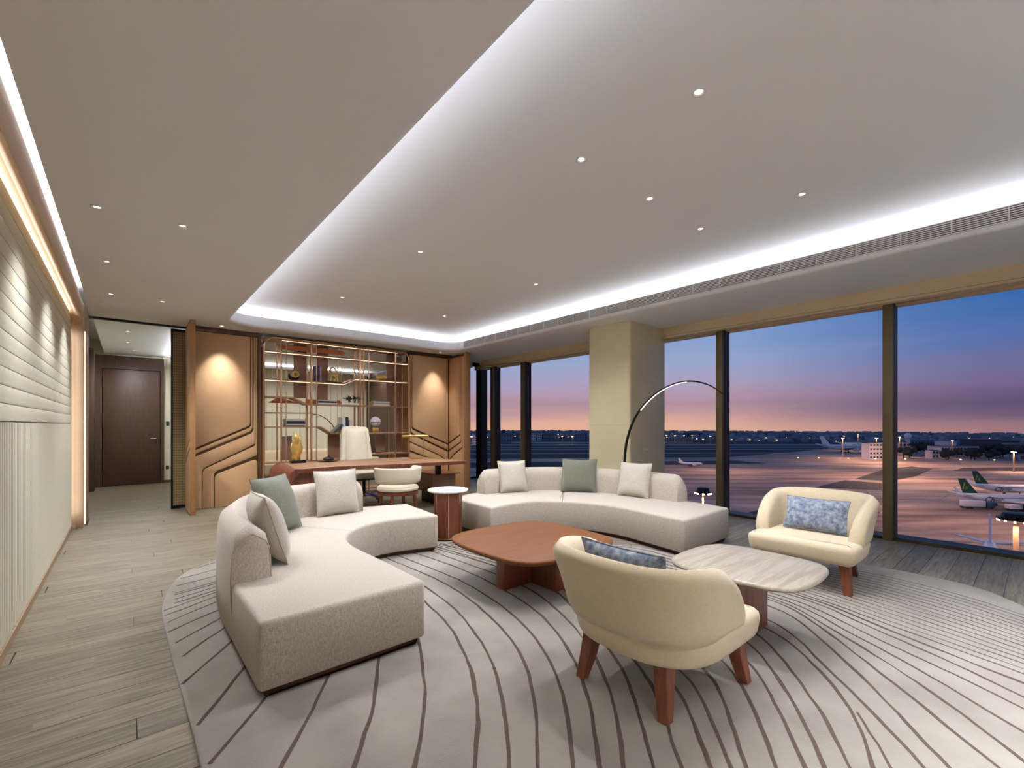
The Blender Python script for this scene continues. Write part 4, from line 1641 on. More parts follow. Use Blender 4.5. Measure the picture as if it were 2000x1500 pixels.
def make_armchair(label, loc, rot, group):
    t = thing('armchair', label, 'armchair', loc, rot, group)
    rear = d_path(28)
    loop = ccw([(0.37, -0.385), (0.37, 0.385)] + rear[::-1])
    # round front corners
    rp = []
    n = len(loop)
    for i, p in enumerate(loop):
        if p[0] > 0.36:
            a, c = Vector(loop[i - 1]), Vector(loop[(i + 1) % n])
            P = Vector(p)
            q0, q1 = P + (a - P).normalized() * .06, P + (c - P).normalized() * .06
            for k in range(6):
                f = k / 5
                q = q0 * (1 - f) ** 2 + P * 2 * f * (1 - f) + q1 * f * f
                rp.append((q.x, q.y))
        else:
            rp.append(p)
    b = BM()
    loft(b, rp, [(0.085, 0.232), (0.05, 0.236), (0.022, 0.252), (0.012, 0.275), (0.0, 0.34), (0.006, 0.368), (0.024, 0.384), (0.06, 0.392), (0.075, .393)])
    obj('seat', b, M_['boucle'], t, smooth=True, world=False, angle=60)
    # wrap-around back shell
    path = resample(catmull(d_path(20, 0.335, 0.335, 0.17, 3.1), 3), 61)
    P = [Vector(p).to_2d() for p in path]
    rings = []
    b = BM()
    m = len(P)
    for i, p in enumerate(P):
        s = -1 + 2 * i / (m - 1)
        d = (P[min(i + 1, m - 1)] - P[max(i - 1, 0)]).normalized()
        nrm = Vector((d.y, -d.x))          # outward
        if nrm.dot(p - Vector((0.1, 0))) < 0:
            nrm = -nrm
        hgt = 0.36 * max(0.0, 1 - abs(s) ** 3.4) ** 0.50
        zb = 0.355
        zt = zb + max(0.02, hgt)
        th = 0.052
        ring = []
        K = 9
        for side in (1, -1):
            for k in range(K + 1):
                f = k / K if side == 1 else 1 - k / K
                z = zb + (zt - zb) * f
                lean = (0.03 + 0.095 * abs(nrm.x) ** .8) * ((z - zb) / 0.36) ** 1.1
                rem = min((zt - z) / 0.07, (z - zb) / 0.03 + 0.35)
                cr = math.sqrt(max(0, 1 - (1 - min(1, rem)) ** 2)) if rem < 1 else 1
                endf = min(1, (1 - abs(s)) / 0.03 + 0.25)
                q = p + nrm * (lean + side * th * max(.08, cr) * endf)
                ring.append(b.verts.new((q.x, q.y, z)))
        rings.append(ring)
    M2 = len(rings[0])
    for A, B in zip(rings, rings[1:]):
        for k in range(M2):
            b.faces.new((A[k], A[(k + 1) % M2], B[(k + 1) % M2], B[k]))
    b.faces.new(rings[0])
    b.faces.new(rings[-1][::-1])
    obj('back_shell', b, M_['boucle'], t, smooth=True, world=False, angle=70)
    for x, y, sx, sy in ((0.25, -0.29, 1, -1), (0.25, 0.29, 1, 1), (-0.24, -0.20, -1, -1), (-0.24, 0.20, -1, 1)):
        b = BM()
        # tapering splayed leg with square section
        zs = [(0.25, 0.0, 0.036), (0.12, 0.030, 0.031), (0.0165, 0.062, 0.024)]
        rg = []
        for z, o, w in zs:
            cx, cy = x + sx * o * .75, y + sy * o * .55
            rg.append([b.verts.new((cx + a * w, cy + c * w, z)) for a, c in ((-1, -1), (1, -1), (1, 1), (-1, 1))])
        for A, B in zip(rg, rg[1:]):
            for k in range(4):
                b.faces.new((A[k], A[(k + 1) % 4], B[(k + 1) % 4], B[k]))
        b.faces.new(rg[0][::-1]); b.faces.new(rg[-1])
        bmesh.ops.bevel(b, geom=[e for e in b.edges], offset=0.003, segments=1, affect='EDGES')
        obj('leg', b, M_['legwood'], t, world=False)
    return t


make_armchair('cream armchair in the foreground seen from behind', (2.055, 1.29, 0), 0.0, 'cream armchairs at the marble table')
make_armchair('cream armchair facing the camera in front of the window', (4.42, 1.27, 0), PI, 'cream armchairs at the marble table')
cushion('blue mottled lumbar cushion on the armchair by the window', (4.43, 1.49, .40), (4.43, 1.03, .40), (4.55, 1.26, .68), 0.285, 0.12,
        M_['blue'], M_['blue'], 11, 'blue lumbar cushions')
cushion('blue mottled lumbar cushion peeking over the back of the near armchair', (1.92, 1.10, .40), (1.92, 1.58, .40), (1.835, 1.34, .70), 0.315, 0.13,
        M_['blue'], M_['blue'], 12, 'blue lumbar cushions')

# ================================================================ ARC LAMP
lp = thing('arc_floor_lamp', 'black arc floor lamp with a glowing strip rising behind the window sofa', 'floor lamp', (5.37, 3.86, 0))
LX = 5.385
key = [(3.86, .02), (3.865, .35), (3.86, .70), (3.84, 0.95), (3.80, 1.13), (3.72, 1.33), (3.60, 1.51), (3.44, 1.66), (3.24, 1.78),
       (3.02, 1.845), (2.82, 1.845), (2.62, 1.78), (2.45, 1.66)]
pp = catmull([(LX, a, c) for a, c in key], 6)
b = BM()
R = [0.021 * (1 - 0.72 * (i / (len(pp) - 1)) ** 1.5) for i in range(len(pp))]
tube(b, pp, R, 10)
obj('arc_tube', b, M_['black'], lp, smooth=True)
b = BM()
i0 = int(len(pp) * .50)
i1 = int(len(pp) * .80)
seg = []
for i in range(i0, i1):
    p = Vector(pp[i])
    d = (Vector(pp[i + 1]) - Vector(pp[i - 1])).normalized()
    nrm = Vector((0, d.z, -d.y))
    if nrm.z > 0: nrm = -nrm
    seg.append(p + nrm * (R[i] * .8))
tube(b, seg, [R[i] * .5 for i in range(i0, i1)], 8)
obj('light_strip', b, M_['ledw'], lp, smooth=True)
b = BM()
lathe(b, [(0.0, 0), (0.14, 0), (0.14, 0.018), (0.13, 0.022), (0, 0.024)], 5.37, 3.82, 32)
obj('base', b, M_['black'], lp, smooth=True)

# ================================================================ DESK
dk = thing('desk', 'long wooden executive desk with a waterfall left end in front of the shelves', 'desk', (2.85, 6.6, 0))
DT = [(1.60, 6.02), (2.06, 6.16), (2.96, 5.96), (4.06, 5.80), (3.62, 7.06), (1.72, 7.16)]
DT = rpoly(DT, [.10, .6, 1.2, .05, .10, .10], 6)
b = BM()
loft(b, DT, [(0.02, 0.690), (0.0, 0.698), (0.0, 0.742), (0.008, 0.750)])
obj('desk_top', b, M_['walnut_lt'], dk, smooth=True, angle=40)
b = BM()
loft(b, offset(ccw(DT), -0.002), [(0, 0.692), (0, 0.741)], caps=(False, False))
obj('edge_band', b, M_['mahog'], dk, smooth=True)
# waterfall end: rounded shoulder running down to the floor
b = BM()
cs = []
for k in range(7):
    a = PI / 2 * k / 6
    cs.append((1.66 - 0.13 * math.sin(a) + .0, 0.617 + 0.13 * math.cos(a)))
ou = [(1.78, 0.747)] + cs + [(1.53, 0.0)]
inn = [(1.59, 0.0), (1.59, 0.60), (1.66, 0.68), (1.78, 0.692)]
M = Matrix(((1, 0, 0, 0), (0, 0, -1, 0), (0, 1, 0, 0), (0, 0, 0, 1)))
loft(b, ou + inn, [(0, -7.12), (0, -6.10)], M=M)
obj('waterfall_end', b, M_['mahog'], dk, smooth=True, angle=40)
b = BM()
loft(b, rpoly([(1.60, 6.14), (2.15, 6.18), (2.15, 6.22), (1.60, 6.18)], 0.004, 2), [(0, 0.0), (0, 0.694)])
obj('modesty_panel', b, M_['mahog'], dk)
bx('support_post', 3.80, 3.86, 6.30, 6.40, 0.505, 0.692, M_['black'], dk, bev=.003)
b = BM()
box(b, 3.76, 4.20, 6.40, 7.02, 0.20, 0.505, None, 0.004)
obj('drawer_pedestal', b, M_['leather_br'], dk, smooth=True)
b = BM()
box(b, 3.755, 4.205, 6.27, 7.03, 0.497, 0.507, None, .002)
obj('pedestal_top', b, M_['mahog'], dk)
b = BM()
box(b, 3.86, 4.12, 6.50, 6.94, 0.0, 0.20)
obj('pedestal_foot', b, M_['black'], dk)
for z in (0.30, 0.40):
    bx('drawer_gap', 3.80, 4.16, 6.398, 6.40, z, z + .003, M_['black'], dk)

# desk lamp
dl = thing('desk_lamp', 'slim brass desk lamp with a long horizontal bar head', 'lamp', (3.60, 6.62, .75))
b = BM()
box(b, 3.50, 3.78, 6.56, 6.68, 0.751, 0.765, None, 0.004)
obj('base', b, M_['brass'], dl, smooth=True)
b = BM()
tube(b, [(3.72, 6.62, 0.765), (3.72, 6.62, 1.11)], 0.007, 10)
obj('stem', b, M_['brass'], dl, smooth=True)
b = BM()
tube(b, [(3.40, 6.74, 1.118), (3.80, 6.60, 1.118)], 0.018, 12)
obj('bar_head', b, M_['brass'], dl, smooth=True)

# golden rock on the desk
gs = thing('gold_sculpture', 'tall rough golden sculpture on a black block at the left end of the desk', 'sculpture', (1.86, 7.0, .75))


def lump(bm, c, s, seed, amp=0.35, sub=3, fr=2.2):
    r = bmesh.ops.create_icosphere(bm, subdivisions=sub, radius=1.0)
    for v in r['verts']:
        n = v.co.normalized()
        k = 1 + amp * noise.noise(n * fr + Vector((seed, seed * 2, 0))) + amp * .5 * noise.noise(n * fr * 2.4 + Vector((seed, 0, 0)))
        v.co = Vector((c[0] + n.x * k * s[0], c[1] + n.y * k * s[1], c[2] + n.z * k * s[2]))


b = BM()
lump(b, (1.855, 6.98, 0.975), (0.066, 0.05, 0.19), 3.3, 0.45)
obj('cast_body', b, M_['gold'], gs, smooth=True)
bx('block', 1.77, 1.97, 6.92, 7.04, 0.751, 0.79, M_['black'], gs, bev=.003)
bs = thing('bowl', 'dark lidded bowl with a knob on a copper tray on the desk', 'bowl', (2.30, 6.95, .75))
b = BM()
lathe(b, [(0, 0.751), (0.10, 0.751), (0.135, 0.765), (0.128, 0.768), (0.09, 0.757), (0, 0.757)], 2.30, 6.95, 24)
obj('tray', b, M_['rose'], bs, smooth=True)
b = BM()
lathe(b, [(0.03, 0.758), (0.06, 0.765), (0.085, 0.79), (0.07, 0.81), (0.03, 0.82), (0.0, 0.822)], 2.30, 6.95, 20)
obj('body', b, M_['black'], bs, smooth=True)
b = BM()
lathe(b, [(0, 0.82), (0.012, 0.822), (0.018, 0.836), (0, 0.848)], 2.30, 6.95, 12)
obj('knob', b, M_['black'], bs, smooth=True)

# office chair
oc = thing('office_chair', 'tall cream quilted swivel chair behind the desk', 'office chair', (3.03, 7.45, 0))
b = BM()
nU, nV = 30, 44
rows = []
for j in range(nV + 1):
    v = j / nV
    z = 0.52 + 0.70 * v
    hw = 0.215 - 0.035 * v
    row = []
    for i in range(nU + 1):
        u = -1 + 2 * i / nU
        x = 3.03 + u * hw
        q = abs(((u * 5 + v * 9) % 1) - .5) * abs(((u * 5 - v * 9) % 1) - .5) * 4
        e = max(0, 1 - abs(u) ** 6) * (1 - abs(2 * v - 1) ** 10)
        y = 7.64 + 0.10 * v - 0.024 * e - 0.022 * math.sqrt(q) * e + 0.03 * u * u
        row.append(b.verts.new((x, y, z)))
    rows.append(row)
for A, B in zip(rows, rows[1:]):
    for i in range(nU):
        b.faces.new((A[i], A[i + 1], B[i + 1], B[i]))
obj('quilted_insert', b, M_['offw'], oc, smooth=True, angle=80)
b = BM()
M = Matrix.Translation((3.03, 7.70, 0.48)) @ Matrix.Rotation(math.radians(-8), 4, 'X') @ Matrix.Rotation(PI / 2, 4, 'X')
loft(b, rpoly([(-0.30, 0.0), (0.30, 0.0), (0.235, 0.80), (-0.235, 0.80)], [.04, .04, .09, .09], 6), rprof(-0.035, 0.035, 0.03, 4), M=M)
obj('backrest', b, M_['offw'], oc, smooth=True, angle=60)
b = BM()
loft(b, rpoly([(2.77, 7.12), (3.29, 7.12), (3.29, 7.66), (2.77, 7.66)], 0.10, 5), rprof(0.42, 0.52, 0.035))
obj('seat', b, M_['offw'], oc, smooth=True)
b = BM()
loft(b, rpoly([(2.80, 7.15), (3.26, 7.15), (3.26, 7.62), (2.80, 7.62)], 0.08, 5), [(0.04, .39), (0, .42)])
obj('seat_pan', b, M_['black'], oc)
for sx in (-1, 1):
    b = BM()
    x = 3.03 + sx * 0.29
    tube(b, [(x - sx * .03, 7.62, .50), (x, 7.60, .62), (x + sx * .02, 7.5, .71), (x + sx * .02, 7.28, .72), (x, 7.18, .68), (x - sx * .02, 7.2, .50)], 0.018, 8)
    obj('armrest', b, M_['legwood'], oc, smooth=True)
b = BM()
tube(b, [(3.03, 7.40, 0.10), (3.03, 7.40, 0.40)], 0.028, 12)
obj('gas_lift', b, M_['black'], oc, smooth=True)
for k in range(5):
    a = 2 * PI * k / 5 + .3
    ex, ey = 3.03 + .30 * math.cos(a), 7.40 + .30 * math.sin(a)
    b = BM()
    tube(b, [(3.03, 7.40, 0.14), ((3.03 + ex) / 2, (7.4 + ey) / 2, 0.12), (ex, ey, 0.075)], [0.026, .02, .014], 8)
    l = obj('base_arm', b, M_['chrome'], oc, smooth=True)
    b = BM()
    tube(b, [(ex - .02 * math.sin(a), ey + .02 * math.cos(a), .03), (ex + .02 * math.sin(a), ey - .02 * math.cos(a), .03)], 0.03, 14)
    obj('caster', b, M_['black'], l, smooth=True)

# guest chair
gc = thing('guest_chair', 'cream barrel-back guest chair with brown wooden legs in front of the desk', 'chair', (2.69, 5.46, 0), 0.0)
b = BM()
arc = []
for k in range(41):
    a = math.radians(-205 + 230 * k / 40)
    arc.append((2.69 + 0.265 * math.cos(a), 5.46 + 0.265 * math.sin(a)))
rings = []
for i, (x, y) in enumerate(arc):
    s = abs(-1 + 2 * i / 40)
    a = math.radians(-205 + 230 * i / 40)
    n = Vector((math.cos(a), math.sin(a)))
    ring = []
    zb, zt = 0.545 + 0.0 * s, 0.755 + .0 * s
    if s > 0.93:
        k2 = (s - .93) / .07
        zb += 0.05 * k2 ** 2; zt -= 0.05 * k2 ** 2
    for k in range(16):
        t_ = 2 * PI * k / 16
        cn, sn = math.cos(t_), math.sin(t_)
        w = 0.032 * math.copysign(abs(cn) ** .7, cn)
        h = (zt - zb) / 2 * math.copysign(abs(sn) ** .35, sn)
        q = Vector((x, y)) + n * (w + .02 * (sn))
        ring.append(b.verts.new((q.x, q.y, (zt + zb) / 2 + h)))
    rings.append(ring)
for A, B in zip(rings, rings[1:]):
    for k in range(16):
        b.faces.new((A[k], A[(k + 1) % 16], B[(k + 1) % 16], B[k]))
b.faces.new(rings[0][::-1]); b.faces.new(rings[-1])
obj('backrest', b, M_['offw'], gc, smooth=True, angle=70)
b = BM()
lathe(b, [(0, .445), (0.235, .445), (0.262, .46), (0.268, .485), (0.25, .51), (0.19, .525), (0, .532)], 2.69, 5.46, 40)
obj('seat_cushion', b, M_['offw'], gc, smooth=True)
b = BM()
lathe(b, [(0.20, .405), (0.258, .405), (0.262, .41), (0.262, .444), (0.0, .444)], 2.69, 5.46, 40)
obj('seat_ring', b, M_['legwood'], gc, smooth=True)
for a, zt in ((-45, .43), (-135, .43), (135, .62), (45, .62)):
    a = math.radians(a)
    b = BM()
    tube(b, [(2.69 + .215 * math.cos(a), 5.46 + .215 * math.sin(a), min(zt, .43)), (2.69 + .265 * math.cos(a), 5.46 + .265 * math.sin(a), 0.0)], [0.024, 0.015], 10)
    obj('leg', b, M_['legwood'], gc, smooth=True)
    if zt > .5:
        b = BM()
        tube(b, [(2.69 + .25 * math.cos(a), 5.46 + .25 * math.sin(a), .42), (2.69 + .262 * math.cos(a), 5.46 + .262 * math.sin(a), .60)], 0.016, 8)
        obj('back_post', b, M_['legwood'], gc, smooth=True)


# ================================================================ SHELF OBJECTS
BK = {}


def bookmat(c):
    k = str(c)
    if k not in BK:
        BK[k] = mat('book_cover', c, 0.55, noise_amt=0.03, nscale=20)
    return BK[k]


M_['paper'] = mat('book_pages', (226, 220, 206), 0.9, noise_amt=0.06, nscale=80, stretch=(1, 1, 30))


def book_flat(x, y, z, w, d, h, c, label, group, rz=0.0):
    t = thing('book', label, 'book', (x, y, z), rz, group)
    b = BM()
    box(b, -w / 2, w / 2, -d / 2, -d / 2 + .004, 0, h)
    box(b, -w / 2, w / 2, -d / 2, d / 2, 0, .003)
    box(b, -w / 2, w / 2, -d / 2, d / 2, h - .003, h)
    obj('cover', b, bookmat(c), t, world=False)
    b = BM()
    box(b, -w / 2 + .004, w / 2 - .004, -d / 2 + .004, d / 2 - .004, .003, h - .003)
    obj('pages', b, M_['paper'], t, world=False)


def book_up(x, y, z, w, d, h, c, label, group, lean=0.0):
    t = bpy.data.objects.new('book', None)
    C.objects.link(t)
    t.matrix_basis = Matrix.Translation((x, y, z)) @ Matrix.Rotation(lean, 4, 'Y')
    finish(t, label, 'book', group)
    b = BM()
    box(b, -w / 2, w / 2, -d / 2, -d / 2 + .004, 0, h)
    box(b, -w / 2, -w / 2 + .003, -d / 2, d / 2, 0, h)
    box(b, w / 2 - .003, w / 2, -d / 2, d / 2, 0, h)
    obj('cover', b, bookmat(c), t, world=False)
    b = BM()
    box(b, -w / 2 + .003, w / 2 - .003, -d / 2 + .004, d / 2 - .004, .003, h - .004)
    obj('pages', b, M_['paper'], t, world=False)


YB = 8.48
z = 1.276
for h, w, c, l in ((.018, .30, (60, 50, 56), 'dark thin book at the bottom of the stack on the left lower shelf'),
                   (.020, .33, (210, 208, 204), 'white book second from the bottom of the stack on the left lower shelf'),
                   (.020, .31, (88, 84, 88), 'grey book third from the bottom of the stack on the left lower shelf'),
                   (.030, .30, (44, 40, 48), 'black book in the middle of the stack on the left lower shelf'),
                   (.022, .33, (196, 190, 196), 'pale lilac book near the top of the stack on the left lower shelf'),
                   (.020, .30, (224, 220, 214), 'white top book of the stack on the left lower shelf')):
    book_flat(2.215, YB, z, w, .22, h, c, l, 'books stacked flat')
    z += h + .0005
z = 1.676
for h, w, c, l in ((.024, .34, (218, 214, 208), 'white bottom book of the small stack on the middle shelf'),
                   (.030, .30, (52, 48, 56), 'dark book in the small stack on the middle shelf'),
                   (.022, .33, (206, 202, 200), 'white top book of the small stack on the middle shelf')):
    book_flat(2.75, YB, z, w, .22, h, c, l, 'books stacked flat')
    z += h + .0005
z = 1.676
for h, w, c, l in ((.030, .34, (226, 218, 204), 'cream bottom book of the stack at the right of the middle shelf'),
                   (.026, .32, (176, 168, 160), 'grey middle book of the stack at the right of the middle shelf'),
                   (.024, .34, (220, 214, 206), 'cream upper book of the stack at the right of the middle shelf'),
                   (.018, .26, (120, 130, 112), 'thin green-grey book on top of the stack at the right of the middle shelf')):
    book_flat(3.78, YB, z, w, .22, h, c, l, 'books stacked flat')
    z += h + .0005
book_up(2.505, YB, 2.076, .035, .2, .17, (48, 40, 62), 'dark book leaning at a slant on the upper shelf', 'books standing', math.radians(-50) * -1)
book_up(2.585, YB, 2.076, .06, .2, .285, (70, 62, 120), 'purple book standing on the upper shelf', 'books standing')
book_up(2.632, YB, 2.076, .03, .2, .275, (206, 186, 176), 'pale pink book standing beside the purple one', 'books standing')
book_up(2.87, YB, 1.156, .04, .2, .22, (60, 52, 50), 'dark book leaning on the lower shelf left of the office chair', 'books standing', math.radians(46))
book_up(3.045, YB, 1.156, .07, .2, .285, (222, 218, 222), 'white book standing behind the office chair', 'books standing')
book_up(3.11, YB, 1.156, .045, .2, .29, (34, 32, 36), 'black book standing behind the office chair', 'books standing')
book_up(3.165, YB, 1.156, .05, .2, .23, (196, 190, 192), 'pale grey book standing right of the black one', 'books standing', 0.06)

# black and gold crescent ring
sc = thing('ring_sculpture', 'black crescent sculpture holding a gold disc on the upper left shelf', 'sculpture', (2.21, YB, 2.08))
b = BM()
pr = []
for k in range(17):
    a = math.radians(150 + 240 * k / 16)
    pr.append((2.21 + .075 * math.cos(a), YB, 2.165 + .062 * math.sin(a)))
tube(b, pr, [0.006 + .026 * math.sin(PI * k / 16) for k in range(17)], 10)
obj('crescent', b, M_['black'], sc, smooth=True)
b = BM()
tube(b, [(2.235 + .045 * math.cos(2 * PI * k / 20), YB - .01, 2.185 + .045 * math.sin(2 * PI * k / 20)) for k in range(20)], 0.02, 10, closed=True)
obj('gold_ring', b, M_['gold'], sc, smooth=True)
# gold knot figure
kf = thing('knot_sculpture', 'gold knotted figure on a black base on the upper shelf', 'sculpture', (2.89, YB, 2.08))
b = BM()
tube(b, catmull([(2.84, YB, 2.10), (2.86, YB, 2.20), (2.95, YB - .02, 2.24), (2.93, YB, 2.32), (2.87, YB, 2.36), (2.83, YB, 2.30), (2.88, YB + .02, 2.24),
                 (2.95, YB, 2.18), (2.98, YB, 2.10)], 6), 0.016, 8)
tube(b, catmull([(2.83, YB, 2.20), (2.87, YB + .02, 2.15), (2.93, YB, 2.15), (2.90, YB, 2.10)], 6), 0.013, 8)
obj('figure', b, M_['gold'], kf, smooth=True)
bx('base', 2.77, 3.03, YB - .05, YB + .05, 2.076, 2.097, M_['black'], kf)
# gold geode
gg = thing('gold_ornament', 'gold rock-like ornament on the upper right shelf', 'ornament', (3.84, YB, 2.18))
b = BM()
lump(b, (3.83, YB, 2.235), (0.095, .05, .058), 8.1, 0.5)
obj('cast_body', b, M_['gold'], gg, smooth=True)
og = thing('dark_ornament', 'small dark egg-shaped ornament at the right end of the upper shelf', 'ornament', (4.12, YB, 2.18))
b = BM()
lathe(b, [(0, 2.181), (.022, 2.183), (.036, 2.22), (.03, 2.27), (0.012, 2.30), (0, 2.305)], 4.12, YB, 16)
obj('egg_body', b, M_['black'], og, smooth=True)
# black spiky sculpture
sp = thing('spiky_sculpture', 'black spiky double burr sculpture on a white block on the middle shelf', 'sculpture', (3.24, YB, 1.68))
b = BM()
rr = random.Random(5)
for cx in (3.18, 3.30):
    for k in range(26):
        d = Vector((rr.uniform(-1, 1), rr.uniform(-1, 1), rr.uniform(-1, 1))).normalized()
        c0 = Vector((cx, YB, 1.80))
        tube(b, [c0, c0 + d * rr.uniform(.05, .085)], [0.018, 0.002], 5)
tube(b, [(3.06, YB, 1.80), (3.42, YB, 1.80)], 0.008, 6)
obj('burr', b, M_['black'], sp)
b = BM()
tube(b, [(3.18, YB, 1.71), (3.18, YB, 1.80)], 0.006, 6)
tube(b, [(3.30, YB, 1.71), (3.30, YB, 1.80)], 0.006, 6)
obj('pin', b, M_['black'], sp)
bx('block', 3.03, 3.37, YB - .05, YB + .05, 1.676, 1.712, M_['white'], sp, bev=.003)
# globe
gl = thing('globe', 'white crystal-like globe with a dark equator on a gold lotus base', 'globe', (3.70, YB, 1.16))
b = BM()
bmesh.ops.create_icosphere(b, subdivisions=2, radius=0.105, matrix=Matrix.Translation((3.70, YB, 1.36)))
obj('ball', b, M_['white'], gl)
b = BM()
tube(b, [(3.70 + .107 * math.cos(2 * PI * k / 28), YB + .107 * math.sin(2 * PI * k / 28), 1.355) for k in range(28)], 0.004, 6, closed=True)
tube(b, [(3.70, YB - .107, 1.355), (3.70, YB - .09, 1.29), (3.70, YB - .03, 1.256)], 0.003, 6)
tube(b, [(3.70, YB, 1.46), (3.70, YB, 1.49)], [.006, .001], 6)
obj('equator_band', b, M_['black'], gl, smooth=True)
b = BM()
for k in range(7):
    a = 2 * PI * k / 7
    lump(b, (3.70 + .042 * math.cos(a), YB + .042 * math.sin(a), 1.205), (.024, .024, .05), k, .1, 2)
obj('lotus_base', b, M_['gold'], gl, smooth=True)

# ================================================================ AIRFIELD far below the windows
ZG = -33.0


def G(px, y):
    """ground point (in metres) that lies at a bearing; used to lay the site plan out"""
    D = (1.30 - ZG) * 882.0 / (y - 830.0)
    l = (px - 1000.0) / 882.0 * D
    return (FX * D + FY * l, FY * D - FX * l)


def at(px, D):
    l = (px - 1000.0) / 882.0 * D
    return (FX * D + FY * l, FY * D - FX * l)


HEAD = math.atan2(-FX, FY)      # heading of "to the right" seen from the room

# ---- ground
gm = bpy.data.materials.new('airfield_ground')
gm.use_nodes = True
t = gm.node_tree
bs_ = t.nodes['Principled BSDF']
bs_.inputs['Roughness'].default_value = 0.75
tx = N(t, 'ShaderNodeTexCoord')
mp1 = N(t, 'ShaderNodeMapping')
mp1.inputs['Rotation'].default_value = (0, 0, -HEAD)
t.links.new(tx.outputs['Object'], mp1.inputs[0])
mp3 = N(t, 'ShaderNodeMapping')
mp3.inputs['Scale'].default_value = (0.35, 2.0, 1)
t.links.new(mp1.outputs[0], mp3.inputs[0])
n1 = N(t, 'ShaderNodeTexNoise')
n1.inputs['Scale'].default_value = 0.045
n1.inputs['Detail'].default_value = 8
n1.inputs['Distortion'].default_value = 0.5
t.links.new(mp3.outputs[0], n1.inputs['Vector'])
r1 = ramp(t, [(0.30, srgb(104, 84, 78)), (0.48, srgb(158, 132, 122)), (0.68, srgb(202, 176, 160))], 'LINEAR')
t.links.new(n1.outputs[0], r1.inputs[0])
br = N(t, 'ShaderNodeTexBrick')
br.inputs['Scale'].default_value = 0.16
br.inputs['Color1'].default_value = (1, 1, 1, 1)
br.inputs['Color2'].default_value = (0.88, 0.88, 0.88, 1)
br.inputs['Mortar'].default_value = (0.6, 0.6, 0.6, 1)
br.inputs['Mortar Size'].default_value = 0.012
t.links.new(mp1.outputs[0], br.inputs['Vector'])
mm = N(t, 'ShaderNodeMixRGB', blend_type='MULTIPLY')
mm.inputs[0].default_value = 0.6
t.links.new(r1.outputs[0], mm.inputs[1])
t.links.new(br.outputs[0], mm.inputs[2])
t.links.new(mm.outputs[0], bs_.inputs['Base Color'])
M_['grass'] = mat('dark_grass', (44, 54, 50), 0.95, col2=(28, 36, 38), nscale=0.05, detail=6)
M_['runway'] = mat('pale_runway', (150, 146, 150), 0.8, noise_amt=0.15, nscale=0.05)
M_['asph'] = mat('dark_asphalt', (58, 52, 56), 0.8, noise_amt=0.25, nscale=0.06)
b = BM()
RG = 2250
vs = []
for k in range(40):
    a = math.radians(-75 + 215 * k / 39)
    vs.append(b.verts.new((RG * math.cos(a), RG * math.sin(a), ZG)))
vs.append(b.verts.new((-300, 40, ZG)))
vs.append(b.verts.new((16, 12, ZG)))
vs.append(b.verts.new((16, -600, ZG)))
b.faces.new(vs)
air = obj('airfield_ground', b, gm, kind='structure')


def patch(name, cor, m, z=0.05):
    b = BM()
    f = b.faces.new([b.verts.new((p[0], p[1], ZG + z)) for p in cor])
    bmesh.ops.triangulate(b, faces=[f])
    return obj(name, b, m, air)


# grass fields beyond the apron, pale runways across them
patch('grass_field', [G(200, 896), G(1290, 896), G(1420, 893), G(1560, 882), G(1640, 874), G(2700, 872), G(2700, 852), G(1400, 847), G(200, 847)], M_['grass'], .04)
patch('grass_field', [G(200, 925), G(1500, 905), G(1410, 898), G(200, 908)], M_['grass'], .04)
for y0, y1, th, x0, x1 in ((868, 868, 2.0, 300, 1660), (874, 873, 1.2, 300, 1620), (879, 877, 1.2, 300, 1600), (887, 884, 1.4, 300, 1560),
                           (900, 893, 1.4, 300, 1500), (907, 898, 1.6, 300, 1460)):
    patch('runway', [G(x0, y0 + th), G(x1, y1 + th), G(x1, y1), G(x0, y0)], M_['runway'], .12)
patch('runway', [G(300, 866.5), G(1300, 866), G(1300, 863), G(300, 863.5)], M_['runway'], .12)
# dark resurfaced areas of the apron
patch('asphalt_patch', [G(1590, 952), G(1722, 958), G(1600, 930 + 14), G(1660, 934)][:2] + [G(1722, 944), G(1650, 938)], M_['asph'], .06)
patch('asphalt_patch', [G(1668, 936), G(1740, 940), G(1790, 930), G(1822, 916), G(1780, 911), G(1722, 918)], M_['asph'], .06)
patch('asphalt_patch', [G(1860, 920), G(2300, 922), G(2300, 912), G(1880, 914)], M_['asph'], .06)
patch('asphalt_patch', [G(1440, 1006), G(1700, 1016), G(1720, 1000), G(1520, 988)], M_['asph'], .06)
for p in ([(1755, 1052), (2100, 1072), (2100, 1071), (1755, 1051)], [(1755, 1000), (2100, 1012), (2100, 1011.6), (1755, 999.6)],
          [(1830, 978), (1905, 938), (1907, 938), (1833, 978)], [(1830, 923.4), (1855, 923.4), (1855, 922.9), (1830, 922.9)],
          [(1838, 920.6), (1856, 920.6), (1856, 920.2), (1838, 920.2)]):
    patch('painted_line', [G(*q) for q in p], M_['runway'], .14)

# ---- sodium lamps on masts and their light
M_['sodium'] = mat('sodium_lamp', (255, 220, 160), 0.4, emit=(255, 190, 110), estr=14)
M_['sodium2'] = mat('sodium_lamp_far', (255, 220, 150), 0.4, emit=(255, 205, 140), estr=26)
M_['mast'] = mat('galvanised_mast', (190, 160, 130), 0.5, metal=0.3, noise_amt=.05)


